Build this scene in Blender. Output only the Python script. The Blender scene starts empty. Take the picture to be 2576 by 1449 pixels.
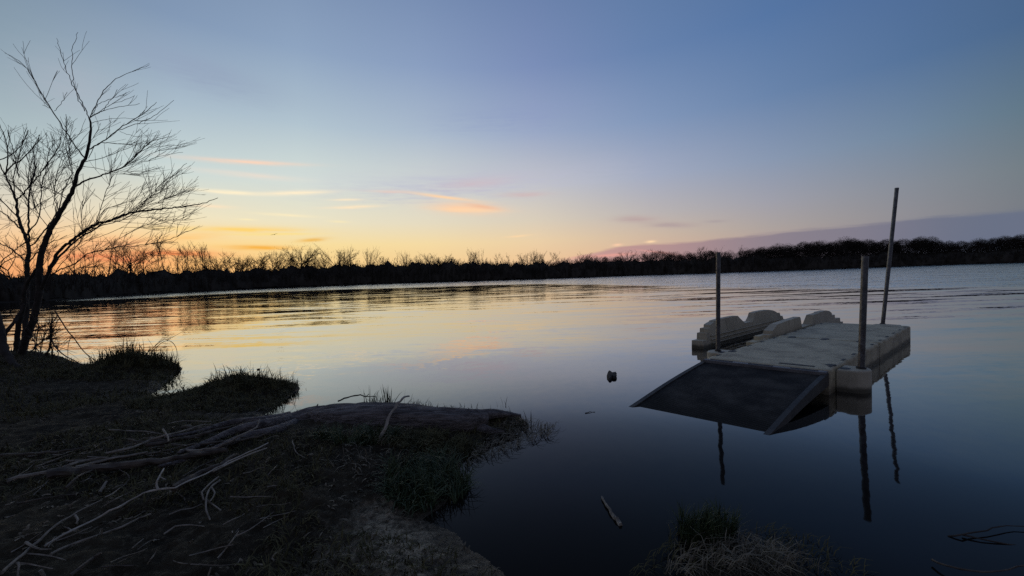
import bpy, bmesh, math, random
import numpy as np
from mathutils import Vector, Matrix

random.seed(7)
RNG = np.random.default_rng(11)
PI = math.pi
scene = bpy.context.scene
COL = scene.collection

# ------------------------------------------------------------------ camera
EYE = np.array([0.0, 0.0, 1.5])
FOC, CX, CY = 966.0, 1288.0, 724.5          # focal length and centre of a 2576 px wide frame
PITCH, ROLL = math.radians(1.836), math.radians(1.987)
FWD = np.array([0, math.cos(PITCH), -math.sin(PITCH)])
_r0 = np.array([1.0, 0, 0]); _u0 = np.cross(_r0, FWD)
RGT = math.cos(ROLL) * _r0 - math.sin(ROLL) * _u0
UPV = math.cos(ROLL) * _u0 + math.sin(ROLL) * _r0


def ray(x, y):
    return FWD + RGT * (x - CX) / FOC + UPV * (CY - y) / FOC


def at(x, y, z=0.0):
    """Where the line of sight through a photo point meets the height z (survey of the photograph)."""
    d = ray(x, y); t = (z - EYE[2]) / d[2]
    return EYE + d * t


def far_at(x, y, depth):
    """The point on that line of sight lying `depth` metres north of the viewer."""
    d = ray(x, y)
    return EYE + d * (depth / d[1])


def project(P):
    v = np.asarray(P, float) - EYE; d = v @ FWD
    return CX + FOC * (v @ RGT) / d, CY - FOC * (v @ UPV) / d


cam_d = bpy.data.cameras.new("camera")
cam = bpy.data.objects.new("camera", cam_d); COL.objects.link(cam)
cam_d.sensor_width = 36.0
cam_d.lens = FOC / 2576 * 36
cam_d.clip_start = 0.05; cam_d.clip_end = 5000
M = Matrix.Identity(4)
for i in range(3):
    M[i][0] = RGT[i]; M[i][1] = UPV[i]; M[i][2] = -FWD[i]; M[i][3] = EYE[i]
cam.matrix_world = M
scene.camera = cam

scene.view_settings.view_transform = 'Standard'
scene.view_settings.look = 'None'
scene.view_settings.exposure = 0.0
scene.view_settings.gamma = 1.0
scene.view_settings.use_curve_mapping = False
scene.cycles.use_denoising = False
scene.cycles.max_bounces = 6
scene.cycles.diffuse_bounces = 3
scene.cycles.glossy_bounces = 3
scene.cycles.sample_clamp_indirect = 4.0


# ------------------------------------------------------------------ helpers
def lin(c):
    return tuple(((v / 255) / 12.92 if v / 255 <= 0.04045 else ((v / 255 + 0.055) / 1.055) ** 2.4) for v in c)


def tag(o, label=None, cat=None, group=None, kind=None):
    if label: o['label'] = label
    if cat: o['category'] = cat
    if group: o['group'] = group
    if kind: o['kind'] = kind
    return o


def empty(name, loc):
    o = bpy.data.objects.new(name, None); COL.objects.link(o)
    o.location = tuple(float(v) for v in loc); o.empty_display_size = 0.1
    return o


class MB:
    """Collects geometry in world coordinates and links it as one mesh object."""

    def __init__(s):
        s.v = []; s.f = []

    def add(s, vs, fs):
        b = len(s.v); s.v += [tuple(map(float, p)) for p in vs]
        s.f += [tuple(b + i for i in f) for f in fs]

    def tube(s, pts, rad, n=6, cap=True, wob=0.0):
        pts = np.asarray(pts, float); k = len(pts)
        rad = np.broadcast_to(np.asarray(rad, float), (k,))
        tan = np.gradient(pts, axis=0); tan /= np.linalg.norm(tan, axis=1)[:, None] + 1e-9
        ref = np.array([0, 0, 1.0]) if abs(tan[0][2]) < 0.9 else np.array([1.0, 0, 0])
        a = np.cross(tan[0], ref); a /= np.linalg.norm(a)
        vs = []
        for i in range(k):
            a = a - tan[i] * (a @ tan[i]); a /= np.linalg.norm(a) + 1e-9
            b = np.cross(tan[i], a)
            for j in range(n):
                th = 2 * PI * j / n
                r = rad[i] * (1 + wob * (random.random() - 0.5))
                vs.append(pts[i] + r * (math.cos(th) * a + math.sin(th) * b))
        fs = [(i * n + j, i * n + (j + 1) % n, (i + 1) * n + (j + 1) % n, (i + 1) * n + j) for i in range(k - 1) for j in range(n)]
        if cap:
            fs += [tuple(range(n))[::-1], tuple((k - 1) * n + j for j in range(n))]
        s.add(vs, fs)

    def build(s, name, mat, parent=None, smooth=False):
        me = bpy.data.meshes.new(name)
        off = np.array(parent.matrix_world.translation if parent and parent.parent is None else (0, 0, 0)) if parent else np.zeros(3)
        if parent:
            p = parent; off = np.zeros(3)
            while p is not None:
                off = off + np.array(p.location); p = p.parent
        me.from_pydata([tuple(np.array(p) - off) for p in s.v], [], s.f)
        me.materials.append(mat)
        if smooth:
            me.polygons.foreach_set('use_smooth', [True] * len(me.polygons))
        o = bpy.data.objects.new(name, me); COL.objects.link(o)
        if parent: o.parent = parent
        return o


def smooth_line(pts, step):
    """Catmull-Rom through the points, resampled at about `step`."""
    P = np.asarray(pts, float)
    if len(P) < 3:
        n = max(2, int(np.linalg.norm(P[1] - P[0]) / step) + 1)
        return np.array([P[0] + (P[1] - P[0]) * t for t in np.linspace(0, 1, n)])
    Q = np.vstack([2 * P[0] - P[1], P, 2 * P[-1] - P[-2]]); out = []
    for i in range(1, len(Q) - 2):
        n = max(2, int(np.linalg.norm(Q[i + 1] - Q[i]) / step) + 1)
        for t in np.linspace(0, 1, n, endpoint=False):
            out.append(0.5 * (2 * Q[i] + (Q[i + 1] - Q[i - 1]) * t + (2 * Q[i - 1] - 5 * Q[i] + 4 * Q[i + 1] - Q[i + 2]) * t * t
                              + (3 * Q[i] - Q[i - 1] - 3 * Q[i + 1] + Q[i + 2]) * t ** 3))
    out.append(Q[-2])
    return np.array(out)


def raw_mesh(name, V, loops, starts, totals, mat, parent=None, off=None):
    me = bpy.data.meshes.new(name)
    V = np.asarray(V, np.float32)
    if off is not None: V = V - np.asarray(off, np.float32)
    me.vertices.add(len(V)); me.vertices.foreach_set('co', V.ravel())
    me.loops.add(len(loops)); me.loops.foreach_set('vertex_index', np.asarray(loops, np.int32))
    me.polygons.add(len(starts)); me.polygons.foreach_set('loop_start', np.asarray(starts, np.int32))
    try:
        me.polygons.foreach_set('loop_total', np.asarray(totals, np.int32))
    except Exception:
        pass
    me.update(calc_edges=True); me.validate()
    me.materials.append(mat)
    o = bpy.data.objects.new(name, me); COL.objects.link(o)
    if parent: o.parent = parent
    return o


def blades(name, base, height, width, lean, az, mat, curl=1.0, parent=None, off=None):
    """Curved tapering ribbons: grass, sedge, straw."""
    n = len(base); base = np.asarray(base, float)
    d = np.stack([np.cos(az), np.sin(az), np.zeros(n)], 1)
    face = az + PI / 2 + RNG.uniform(-0.9, 0.9, n)
    w = np.stack([np.cos(face), np.sin(face), np.zeros(n)], 1) * width[:, None] * 0.5
    V = np.zeros((n, 7, 3))
    for k, t in enumerate((0.0, 0.4, 0.75, 1.0)):
        ang = lean * (t ** curl)
        c = base + d * (height * t * np.sin(ang))[:, None]
        c[:, 2] += height * t * np.cos(ang)
        ww = w * (1.0, 0.85, 0.55, 0)[k]
        if k < 3:
            V[:, 2 * k] = c - ww; V[:, 2 * k + 1] = c + ww
        else:
            V[:, 6] = c
    idx = np.arange(n)[:, None] * 7
    L = np.concatenate([idx + np.array([[0, 1, 3, 2]]), idx + np.array([[2, 3, 5, 4]]), idx + np.array([[4, 5, 6]])], 1)
    loops = L.ravel()
    tot = np.tile([4, 4, 3], n); st = np.concatenate([[0], np.cumsum(tot)[:-1]])
    return raw_mesh(name, V.reshape(-1, 3), loops, st, tot, mat, parent, off)


def _h(ix, iy, s):
    v = np.sin(ix * 127.1 + iy * 311.7 + s * 74.7) * 43758.5453
    return v - np.floor(v)


def vnoise(x, y, s=0):
    x = np.asarray(x, float); y = np.asarray(y, float)
    ix = np.floor(x); iy = np.floor(y); fx = x - ix; fy = y - iy
    fx = fx * fx * (3 - 2 * fx); fy = fy * fy * (3 - 2 * fy)
    a = _h(ix, iy, s); b = _h(ix + 1, iy, s); c = _h(ix, iy + 1, s); d = _h(ix + 1, iy + 1, s)
    return (a * (1 - fx) + b * fx) * (1 - fy) + (c * (1 - fx) + d * fx) * fy - 0.5


def fbm(x, y, s=0, o=4):
    r = 0; amp = 1.0
    for k in range(o):
        r = r + amp * vnoise(x * 2 ** k, y * 2 ** k, s + k * 13); amp *= 0.5
    return r


# ------------------------------------------------------------------ materials
class NT:
    def __init__(s, tree):
        s.t = tree

    def n(s, typ, **kw):
        nd = s.t.nodes.new(typ)
        for k, v in kw.items():
            if k.startswith('i_'):
                nm = k[2:]; nd.inputs[int(nm) if nm.isdigit() else nm.replace('_', ' ')].default_value = v
            else:
                setattr(nd, k, v)
        return nd

    def l(s, a, b):
        s.t.links.new(a, b)

    def m(s, op, a, b=None, c=None, clamp=False):
        nd = s.t.nodes.new('ShaderNodeMath'); nd.operation = op; nd.use_clamp = clamp
        for i, v in enumerate((a, b, c)):
            if v is None: continue
            if isinstance(v, (int, float)): nd.inputs[i].default_value = v
            else: s.t.links.new(v, nd.inputs[i])
        return nd.outputs[0]

    def mix(s, f, a, b):
        nd = s.t.nodes.new('ShaderNodeMix'); nd.data_type = 'RGBA'
        for i, v in ((0, f), (6, a), (7, b)):
            if isinstance(v, (int, float)): nd.inputs[i].default_value = v
            elif isinstance(v, tuple): nd.inputs[i].default_value = (*v[:3], 1)
            else: s.t.links.new(v, nd.inputs[i])
        return nd.outputs[2]

    def sstep(s, v, lo, hi, a=0.0, b=1.0, kind='SMOOTHSTEP'):
        nd = s.t.nodes.new('ShaderNodeMapRange'); nd.interpolation_type = kind; nd.clamp = True
        for i, x in enumerate((v, lo, hi, a, b)):
            if isinstance(x, (int, float)): nd.inputs[i].default_value = x
            else: s.t.links.new(x, nd.inputs[i])
        return nd.outputs[0]


def material(name, c1, c2, scale=6.0, rough=0.8, bump=0.3, bscale=None, stretch=(1, 1, 1), metal=0.0, spec=0.3, detail=6, bdist=0.01):
    m = bpy.data.materials.new(name); m.use_nodes = True
    t = NT(m.node_tree); bs = m.node_tree.nodes['Principled BSDF']
    tc = t.n('ShaderNodeTexCoord'); mp = t.n('ShaderNodeMapping'); mp.inputs['Scale'].default_value = stretch
    t.l(tc.outputs['Object'], mp.inputs['Vector'])
    nz = t.n('ShaderNodeTexNoise', i_Scale=scale, i_Detail=detail, i_Roughness=0.65); t.l(mp.outputs[0], nz.inputs['Vector'])
    f = t.sstep(nz.outputs['Fac'], 0.3, 0.7)
    t.l(t.mix(f, c1, c2), bs.inputs['Base Color'])
    bs.inputs['Roughness'].default_value = rough; bs.inputs['Metallic'].default_value = metal
    bs.inputs['Specular IOR Level'].default_value = spec
    if bump:
        nb = t.n('ShaderNodeTexNoise', i_Scale=bscale or scale * 4, i_Detail=5.0); t.l(mp.outputs[0], nb.inputs['Vector'])
        bp = t.n('ShaderNodeBump', i_Strength=bump, i_Distance=bdist); t.l(nb.outputs['Fac'], bp.inputs['Height'])
        t.l(bp.outputs[0], bs.inputs['Normal'])
    return m


M_bark = material('dark_bark', (0.022, 0.018, 0.015), (0.05, 0.042, 0.036), 9, 0.9, 0.5, 40)
M_twig = material('twig_bark', (0.03, 0.024, 0.02), (0.06, 0.048, 0.042), 5, 0.85, 0)
M_fartwig = material('far_twigs', (0.028, 0.024, 0.020), (0.06, 0.05, 0.042), 0.3, 1.0, 0, spec=0.0)
M_scrub = material('far_scrub', (0.030, 0.027, 0.023), (0.062, 0.055, 0.045), 0.25, 1.0, 0, spec=0.0)
M_drift = material('grey_driftwood', (0.12, 0.105, 0.085), (0.30, 0.265, 0.215), 12, 0.85, 0.5, 50, (1, 1, 1))
M_pale = material('bleached_wood', (0.25, 0.225, 0.19), (0.50, 0.46, 0.39), 12, 0.85, 0.5, 50)
M_wetstick = material('dark_wet_sticks', (0.04, 0.032, 0.026), (0.11, 0.09, 0.07), 10, 0.7, 0.5, 50)
M_log = material('weathered_log', (0.05, 0.044, 0.043), (0.23, 0.205, 0.195), 3, 0.85, 1.0, 7, (0.5, 9, 9), bdist=0.04)
M_mud = None
M_grass = material('green_grass', (0.035, 0.045, 0.018), (0.075, 0.075, 0.035), 7, 0.8, 0)
M_sedge = material('sedge', (0.022, 0.04, 0.015), (0.055, 0.075, 0.03), 9, 0.6, 0)
M_dead = material('dead_straw', (0.09, 0.078, 0.054), (0.23, 0.20, 0.145), 14, 0.8, 0)
M_litter = material('leaf_litter', (0.03, 0.026, 0.017), (0.24, 0.20, 0.14), 9, 0.9, 0)
M_mat = material('matted_grass', (0.026, 0.027, 0.009), (0.12, 0.105, 0.045), 9, 0.9, 0)
M_plastic = material('beige_plastic', (0.41, 0.365, 0.245), (0.51, 0.455, 0.31), 2.6, 0.62, 0.35, 120, bdist=0.004)
M_plastic2 = material('beige_plastic_launch', (0.36, 0.325, 0.24), (0.45, 0.41, 0.31), 2.2, 0.6, 0.25, 90, bdist=0.004)
def waterline_grime(m):
    t = NT(m.node_tree); bs = m.node_tree.nodes['Principled BSDF']
    g = t.n('ShaderNodeNewGeometry'); sp_ = t.n('ShaderNodeSeparateXYZ'); t.l(g.outputs['Position'], sp_.inputs[0])
    nz = t.n('ShaderNodeTexNoise', i_Scale=7.0, i_Detail=6.0, i_Roughness=0.7); t.l(g.outputs['Position'], nz.inputs['Vector'])
    h = t.m('ADD', sp_.outputs[2], t.m('MULTIPLY', t.m('SUBTRACT', nz.outputs['Fac'], 0.5), 0.10))
    old = bs.inputs['Base Color'].links[0].from_socket
    c = t.mix(t.sstep(h, 0.03, 0.10, 0.85, 0.0), old, (0.03, 0.028, 0.018))  # waterline stain, painted dark partly to deepen the dock's reflection in the lake
    # streaks and scuffs
    mp = t.n('ShaderNodeMapping'); mp.inputs['Scale'].default_value = (14, 14, 1.5); t.l(g.outputs['Position'], mp.inputs['Vector'])
    n2 = t.n('ShaderNodeTexNoise', i_Scale=1.0, i_Detail=4.0); t.l(mp.outputs[0], n2.inputs['Vector'])
    t.l(t.mix(t.sstep(n2.outputs['Fac'], 0.52, 0.75, 0, 0.4), c, (0.13, 0.115, 0.08)), bs.inputs['Base Color'])


waterline_grime(M_plastic); waterline_grime(M_plastic2)
M_rubber = material('black_coupler', (0.02, 0.02, 0.022), (0.035, 0.035, 0.04), 8, 0.6, 0)
M_hinge = material('grey_hinge_strip', (0.09, 0.09, 0.095), (0.14, 0.14, 0.145), 6, 0.5, 0.2)
M_steel = material('galvanised_steel', (0.06, 0.066, 0.075), (0.13, 0.14, 0.155), 14, 0.36, 0.25, 60, metal=0.85, spec=0.5)
_t = NT(M_steel.node_tree); _b = M_steel.node_tree.nodes['Principled BSDF']; _n = _t.n('ShaderNodeTexNoise', i_Scale=22.0, i_Detail=6.0, i_Roughness=0.75)
_g = _t.n('ShaderNodeNewGeometry'); _s = _t.n('ShaderNodeSeparateXYZ'); _t.l(_g.outputs['Position'], _s.inputs[0]); _t.l(_g.outputs['Position'], _n.inputs['Vector'])
_f = _t.m('MULTIPLY', _t.sstep(_n.outputs['Fac'], 0.45, 0.7), _t.sstep(_s.outputs[2], 0.25, 1.3, 0.9, 0.25))
_t.l(_t.mix(_f, _b.inputs['Base Color'].links[0].from_socket, (0.055, 0.032, 0.02)), _b.inputs['Base Color']); _t.l(_t.m('MULTIPLY_ADD', _f, 0.5, 0.34), _b.inputs['Roughness']); _t.l(_t.m('MULTIPLY_ADD', _f, -0.7, 0.85), _b.inputs['Metallic'])
M_bird = material('bird_feathers', (0.03, 0.028, 0.025), (0.06, 0.055, 0.05), 8, 0.9, 0)


def mud_material():
    m = bpy.data.materials.new('muddy_bank'); m.use_nodes = True
    t = NT(m.node_tree); bs = m.node_tree.nodes['Principled BSDF']
    g = t.n('ShaderNodeNewGeometry'); sp = t.n('ShaderNodeSeparateXYZ'); t.l(g.outputs['Position'], sp.inputs[0])
    n1 = t.n('ShaderNodeTexNoise', i_Scale=1.7, i_Detail=6.0, i_Roughness=0.6); t.l(g.outputs['Position'], n1.inputs['Vector'])
    n2 = t.n('ShaderNodeTexNoise', i_Scale=26.0, i_Detail=5.0, i_Roughness=0.7); t.l(g.outputs['Position'], n2.inputs['Vector'])
    soil = t.mix(t.sstep(n1.outputs['Fac'], 0.35, 0.65), (0.021, 0.0165, 0.009), (0.054, 0.042, 0.023))
    soil = t.mix(t.sstep(n2.outputs['Fac'], 0.5, 0.72), soil, (0.12, 0.10, 0.065))
    sand = t.mix(t.m('MULTIPLY', t.sstep(n2.outputs['Fac'], 0.36, 0.62), t.sstep(n1.outputs['Fac'], 0.3, 0.55, 0.35, 1.0)), (0.09, 0.075, 0.048), (0.46, 0.385, 0.265))
    low = t.sstep(t.m('ADD', sp.outputs[2], t.m('MULTIPLY', t.m('SUBTRACT', n1.outputs['Fac'], 0.5), 0.10)), 0.045, 0.085, 1.0, 0.0)
    near = t.sstep(sp.outputs[1], 2.2, 3.0, 1.0, 0.0)
    right = t.m('MULTIPLY', t.sstep(sp.outputs[0], -1.3, -0.7), t.sstep(sp.outputs[0], 0.25, 0.45, 1, 0))
    sandf = t.m('MULTIPLY', t.m('MULTIPLY', low, near), right)
    t.l(t.mix(t.m('MULTIPLY', t.sstep(sp.outputs[2], 0.006, 0.03, 1, 0), 0.75), t.mix(sandf, soil, sand), (0.02, 0.017, 0.012)), bs.inputs['Base Color'])
    t.l(t.sstep(sp.outputs[2], 0.0, 0.12, 0.5, 0.9), bs.inputs['Roughness'])
    bs.inputs['Specular IOR Level'].default_value = 0.25
    bp = t.n('ShaderNodeBump', i_Strength=0.7, i_Distance=0.02); n3 = t.n('ShaderNodeTexNoise', i_Scale=70.0, i_Detail=4.0, i_Roughness=0.7); t.l(g.outputs['Position'], n3.inputs['Vector'])
    t.l(t.m('ADD', n2.outputs['Fac'], t.m('MULTIPLY', n3.outputs['Fac'], 0.7)), bp.inputs['Height']); bp.inputs['Strength'].default_value = 1.0; bp.inputs['Distance'].default_value = 0.03
    t.l(bp.outputs[0], bs.inputs['Normal'])
    return m


M_mud = mud_material()


# ------------------------------------------------------------------ sky
SKY_X = [0, 430, 860, 1290, 1720, 2150, 2576]
SKY_Y = [32, 192, 352, 473, 569, 617, 690]
SKY_C = [
    [(130, 152, 172), (132, 155, 185), (128, 152, 188), (112, 135, 178), (92, 125, 170), (82, 115, 165), (75, 105, 145)],
    [(150, 172, 185), (162, 182, 203), (155, 178, 205), (132, 150, 192), (104, 134, 178), (92, 122, 165), (85, 115, 140)],
    [(175, 195, 200), (185, 205, 212), (190, 208, 216), (165, 178, 205), (135, 158, 192), (122, 145, 172), (112, 130, 140)],
    [(208, 215, 206), (218, 231, 223), (224, 232, 222), (207, 206, 207), (165, 172, 195), (145, 150, 162), (122, 128, 135)],
    [(246, 218, 178), (250, 232, 186), (239, 231, 201), (231, 216, 190), (190, 178, 170), (158, 152, 155), (120, 125, 136)],
    [(248, 195, 140), (252, 213, 142), (252, 229, 163), (248, 216, 168), (216, 183, 158), (150, 142, 150), (112, 120, 135)],
    [(238, 160, 110), (248, 180, 112), (252, 211, 140), (246, 198, 150), (214, 164, 150), (140, 130, 145), (106, 115, 132)],
]
SKY_L = np.array([[lin(c) for c in row] for row in SKY_C])


def sky_px(x, y):
    x = min(max(x, 0), 2576); y = min(max(y, 32), 690)
    i = min(max(np.searchsorted(SKY_X, x) - 1, 0), 5); j = min(max(np.searchsorted(SKY_Y, y) - 1, 0), 5)
    u = (x - SKY_X[i]) / (SKY_X[i + 1] - SKY_X[i]); v = (y - SKY_Y[j]) / (SKY_Y[j + 1] - SKY_Y[j])
    A = SKY_L
    return (A[j, i] * (1 - u) + A[j, i + 1] * u) * (1 - v) + (A[j + 1, i] * (1 - u) + A[j + 1, i + 1] * u) * v


def azel(x, y):
    d = ray(x, y); d = d / np.linalg.norm(d)
    return math.degrees(math.atan2(d[0], d[1])), math.degrees(math.asin(d[2]))


def sky_dir(az, el):
    a, e = math.radians(az), math.radians(el)
    d = np.array([math.sin(a) * math.cos(e), math.cos(a) * math.cos(e), math.sin(e)])
    x, y = project(EYE + d)
    c = sky_px(x, y)
    if y < 32:                                   # above the frame: on towards the deep blue of the zenith
        k = min(1, (32 - y) / 900)
        c = c * (1 - k) + np.array(lin((74, 92, 128))) * k
    return c


world = bpy.data.worlds.new("World"); scene.world = world; world.use_nodes = True
W = NT(world.node_tree); bg = world.node_tree.nodes['Background']
tc = W.n('ShaderNodeTexCoord'); sp = W.n('ShaderNodeSeparateXYZ'); W.l(tc.outputs['Generated'], sp.inputs[0])
AZ = W.m('MULTIPLY', W.m('ARCTAN2', sp.outputs[0], sp.outputs[1]), 180 / PI)
EL = W.m('MULTIPLY', W.m('ARCSINE', sp.outputs[2], clamp=False), 180 / PI)
cmb = W.n('ShaderNodeCombineXYZ')
W.l(W.m('MULTIPLY', AZ, 0.10), cmb.inputs[0]); W.l(W.m('MULTIPLY', EL, 0.9), cmb.inputs[1])
cn = W.n('ShaderNodeTexNoise', i_Scale=1.0, i_Detail=5.0, i_Roughness=0.6); W.l(cmb.outputs[0], cn.inputs['Vector'])
NZ = W.m('SUBTRACT', cn.outputs['Fac'], 0.5)
cmb2 = W.n('ShaderNodeCombineXYZ')
W.l(W.m('MULTIPLY', AZ, 0.30), cmb2.inputs[0]); W.l(W.m('MULTIPLY', EL, 3.0), cmb2.inputs[1])
cn2 = W.n('ShaderNodeTexNoise', i_Scale=1.0, i_Detail=4.0, i_Roughness=0.6); W.l(cmb2.outputs[0], cn2.inputs['Vector'])
NZ2 = W.m('SUBTRACT', cn2.outputs['Fac'], 0.5)

ELS = [0.0, 2.5, 5.0, 8.0, 13.0, 20.0, 28.0, 37.0, 65.0]
AZS = [-52, -40, -28, -12, 4, 20, 34, 46, 53]
elf = W.sstep(EL, 0, 65, 0, 1, 'LINEAR')
prev = None
for i, a in enumerate(AZS):
    cr = W.n('ShaderNodeValToRGB'); W.l(elf, cr.inputs[0]); r = cr.color_ramp
    for k, e in enumerate(ELS):
        c = sky_dir(a, e)
        el_ = r.elements[k] if k < 2 else r.elements.new(e / 65)
        el_.position = e / 65
        el_.color = (*[float(v) for v in c], 1)
    prev = cr.outputs[0] if prev is None else W.mix(W.sstep(AZ, AZS[i - 1], a, 0, 1, 'LINEAR'), prev, cr.outputs[0])
# the half of the sky behind the viewer: dim dusk blue with a mauve belt low down
cr = W.n('ShaderNodeValToRGB'); W.l(elf, cr.inputs[0]); r = cr.color_ramp
r.elements[0].position = 0; r.elements[0].color = (*lin((98, 98, 110)), 1)
r.elements[1].position = 1; r.elements[1].color = (*lin((74, 90, 126)), 1)
e = r.elements.new(0.2); e.color = (*lin((112, 112, 126)), 1)
base = W.mix(W.sstep(W.m('ABSOLUTE', AZ), 55, 110), prev, cr.outputs[0])
# clear Nishita dusk sky blended in
sky = W.n('ShaderNodeTexSky', sky_type='NISHITA'); sky.sun_disc = False
SUN_AZ, SUN_EL = azel(330, 660)[0], 0.6
sky.sun_elevation = math.radians(SUN_EL); sky.sun_rotation = math.radians(SUN_AZ)
sk = W.n('ShaderNodeVectorMath', operation='SCALE'); sk.inputs['Scale'].default_value = 0.12
W.l(sky.outputs[0], sk.inputs[0])
base = W.mix(0.06, base, sk.outputs[0])


def cloud(x1, y1, x2, y2, thick, col, op, soft=1.0, noise=0.5):
    """A streak of cloud on the sky dome between two directions, frayed by noise."""
    global base
    a1, e1 = azel(x1, y1); a2, e2 = azel(x2, y2)
    a0, e0 = (a1 + a2) / 2, (e1 + e2) / 2
    s = (e2 - e1) / (a2 - a1); wa = abs(a2 - a1) / 2 * 0.9; op = min(1.0, op * 1.2)
    we = thick / 2 * 57.3 / FOC * (0.8 if thick < 20 else 1.0)
    da = W.m('SUBTRACT', AZ, a0)
    u = W.m('MULTIPLY', da, 1 / wa)
    v = W.m('SUBTRACT', W.m('SUBTRACT', EL, e0), W.m('MULTIPLY', da, s))
    v = W.m('ADD', v, W.m('ADD', W.m('MULTIPLY', NZ, we * 2.5 * noise), W.m('MULTIPLY', NZ2, we * 1.6 * noise)))
    v = W.m('MULTIPLY', v, 1 / we)
    q = W.m('ADD', W.m('MULTIPLY', u, u), W.m('MULTIPLY', v, v))
    g = W.m('POWER', 2.718, W.m('MULTIPLY', q, -1.0))
    k = W.m('ADD', 1.0, W.m('MULTIPLY', NZ2, 3.2 * noise), clamp=False)
    f = W.m('MULTIPLY', W.m('MULTIPLY', g, k), op, clamp=True)
    base = W.mix(f, base, lin(col))


# faint mauve veils high on the left
cloud(250, 90, 700, 240, 60, (146, 160, 186), 0.4, noise=0.4)
cloud(0, 180, 330, 250, 90, (172, 180, 192), 0.45, noise=0.4)
cloud(800, 470, 1500, 430, 60, (186, 188, 208), 0.5, noise=0.8)
cloud(1100, 300, 1500, 260, 60, (140, 155, 195), 0.25, noise=0.8)
# the stratus bank on the right, its top edge rising to the right
edge = [(1330, 668), (1440, 648), (1500, 634), (1570, 619), (1640, 611), (1730, 605), (1900, 590), (2130, 566), (2300, 550), (2576, 524)]
crv = W.n('ShaderNodeFloatCurve')
cm = crv.mapping.curves[0]
A0, A1 = 0.0, 60.0
pts = [azel(*p) for p in edge]
cm.points[0].location = (0.0, 0.0); cm.points[1].location = (1.0, pts[-1][1] / 15 * 1.02)
for a, e_ in pts:
    cm.points.new((a - A0) / (A1 - A0), max(0, e_) / 15)
crv.mapping.update()
W.l(W.sstep(AZ, A0, A1, 0, 1, 'LINEAR'), crv.inputs['Value'])
eedge = W.m('ADD', W.m('MULTIPLY', crv.outputs[0], 15), W.m('ADD', W.m('MULTIPLY', NZ2, 0.45), W.m('MULTIPLY', NZ, 1.0)))
bank = W.sstep(W.m('SUBTRACT', eedge, EL), -0.15, 0.4)
bank = W.m('MULTIPLY', bank, W.m('MULTIPLY', W.sstep(AZ, 2, 14), W.sstep(AZ, 75, 100, 1, 0)))
bcol = W.mix(W.sstep(AZ, 12, 40), lin((190, 148, 146)), lin((130, 124, 138)))
bcol = W.mix(W.sstep(AZ, 38, 52), bcol, lin((104, 112, 133)))
base = W.mix(W.m('MULTIPLY', bank, 0.92), base, bcol)
cloud(1480, 646, 1600, 638, 10, (236, 164, 150), 0.7, noise=0.6)
cloud(1600, 628, 1700, 640, 6, (225, 160, 152), 0.6, noise=0.6)
cloud(1540, 617, 1566, 615, 7, (252, 205, 170), 0.9, noise=0.3)
cloud(1624, 609, 1650, 607, 7, (255, 218, 175), 1.0, noise=0.3)
cloud(1420, 652, 1500, 640, 10, (228, 170, 155), 0.5, noise=0.6)
# lit streaks
cloud(470, 396, 760, 414, 10, (248, 214, 190), 0.85, noise=0.5)
cloud(480, 425, 760, 452, 12, (240, 222, 205), 0.5, noise=0.5)
cloud(480, 476, 660, 489, 9, (255, 240, 205), 0.95, noise=0.5)
cloud(640, 488, 835, 482, 11, (255, 238, 205), 0.95, noise=0.5)
cloud(830, 503, 910, 502, 6, (250, 232, 200), 0.8)
cloud(815, 523, 960, 518, 8, (252, 230, 195), 0.8)
cloud(480, 516, 590, 522, 8, (250, 228, 195), 0.8)
cloud(595, 551, 645, 553, 5, (252, 236, 190), 0.7)
cloud(640, 536, 790, 545, 7, (252, 236, 195), 0.7)
cloud(825, 556, 880, 559, 6, (252, 234, 185), 0.6)
cloud(430, 575, 760, 578, 14, (255, 214, 120), 0.85, noise=0.6)
cloud(560, 590, 800, 588, 7, (255, 224, 135), 0.7)
cloud(750, 606, 825, 600, 10, (240, 188, 96), 0.9)
cloud(560, 622, 740, 624, 12, (248, 182, 78), 0.85)
cloud(380, 600, 560, 592, 16, (255, 205, 130), 0.6)
cloud(300, 632, 560, 640, 18, (246, 140, 84), 0.75, noise=0.7)
cloud(120, 640, 420, 655, 26, (240, 138, 92), 0.7, noise=0.8)
cloud(150, 612, 420, 608, 22, (250, 180, 130), 0.6, noise=0.8)
# the orange cloud in the middle with its thin tail
cloud(1030, 484, 1200, 506, 9, (254, 214, 172), 0.95, noise=0.25)
cloud(1080, 519, 1262, 527, 26, (252, 208, 170), 1.0, noise=0.3)
cloud(1095, 525, 1250, 531, 12, (255, 214, 172), 0.9, noise=0.3)
cloud(1170, 514, 1255, 525, 12, (244, 186, 150), 0.6, noise=0.3)
cloud(920, 480, 1040, 484, 8, (236, 205, 190), 0.5)
cloud(1100, 470, 1290, 452, 26, (206, 190, 196), 0.6, noise=0.6)
cloud(1260, 490, 1380, 488, 14, (208, 182, 182), 0.6, noise=0.5)
cloud(1270, 597, 1340, 591, 6, (250, 215, 170), 0.7)
cloud(1548, 552, 1650, 551, 18, (186, 164, 162), 0.75, noise=0.4)
cloud(1630, 565, 1750, 566, 14, (176, 158, 158), 0.7, noise=0.4)
cloud(1770, 558, 1830, 556, 8, (168, 156, 158), 0.5)
W.l(base, bg.inputs['Color']); bg.inputs['Strength'].default_value = 1.0

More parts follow.
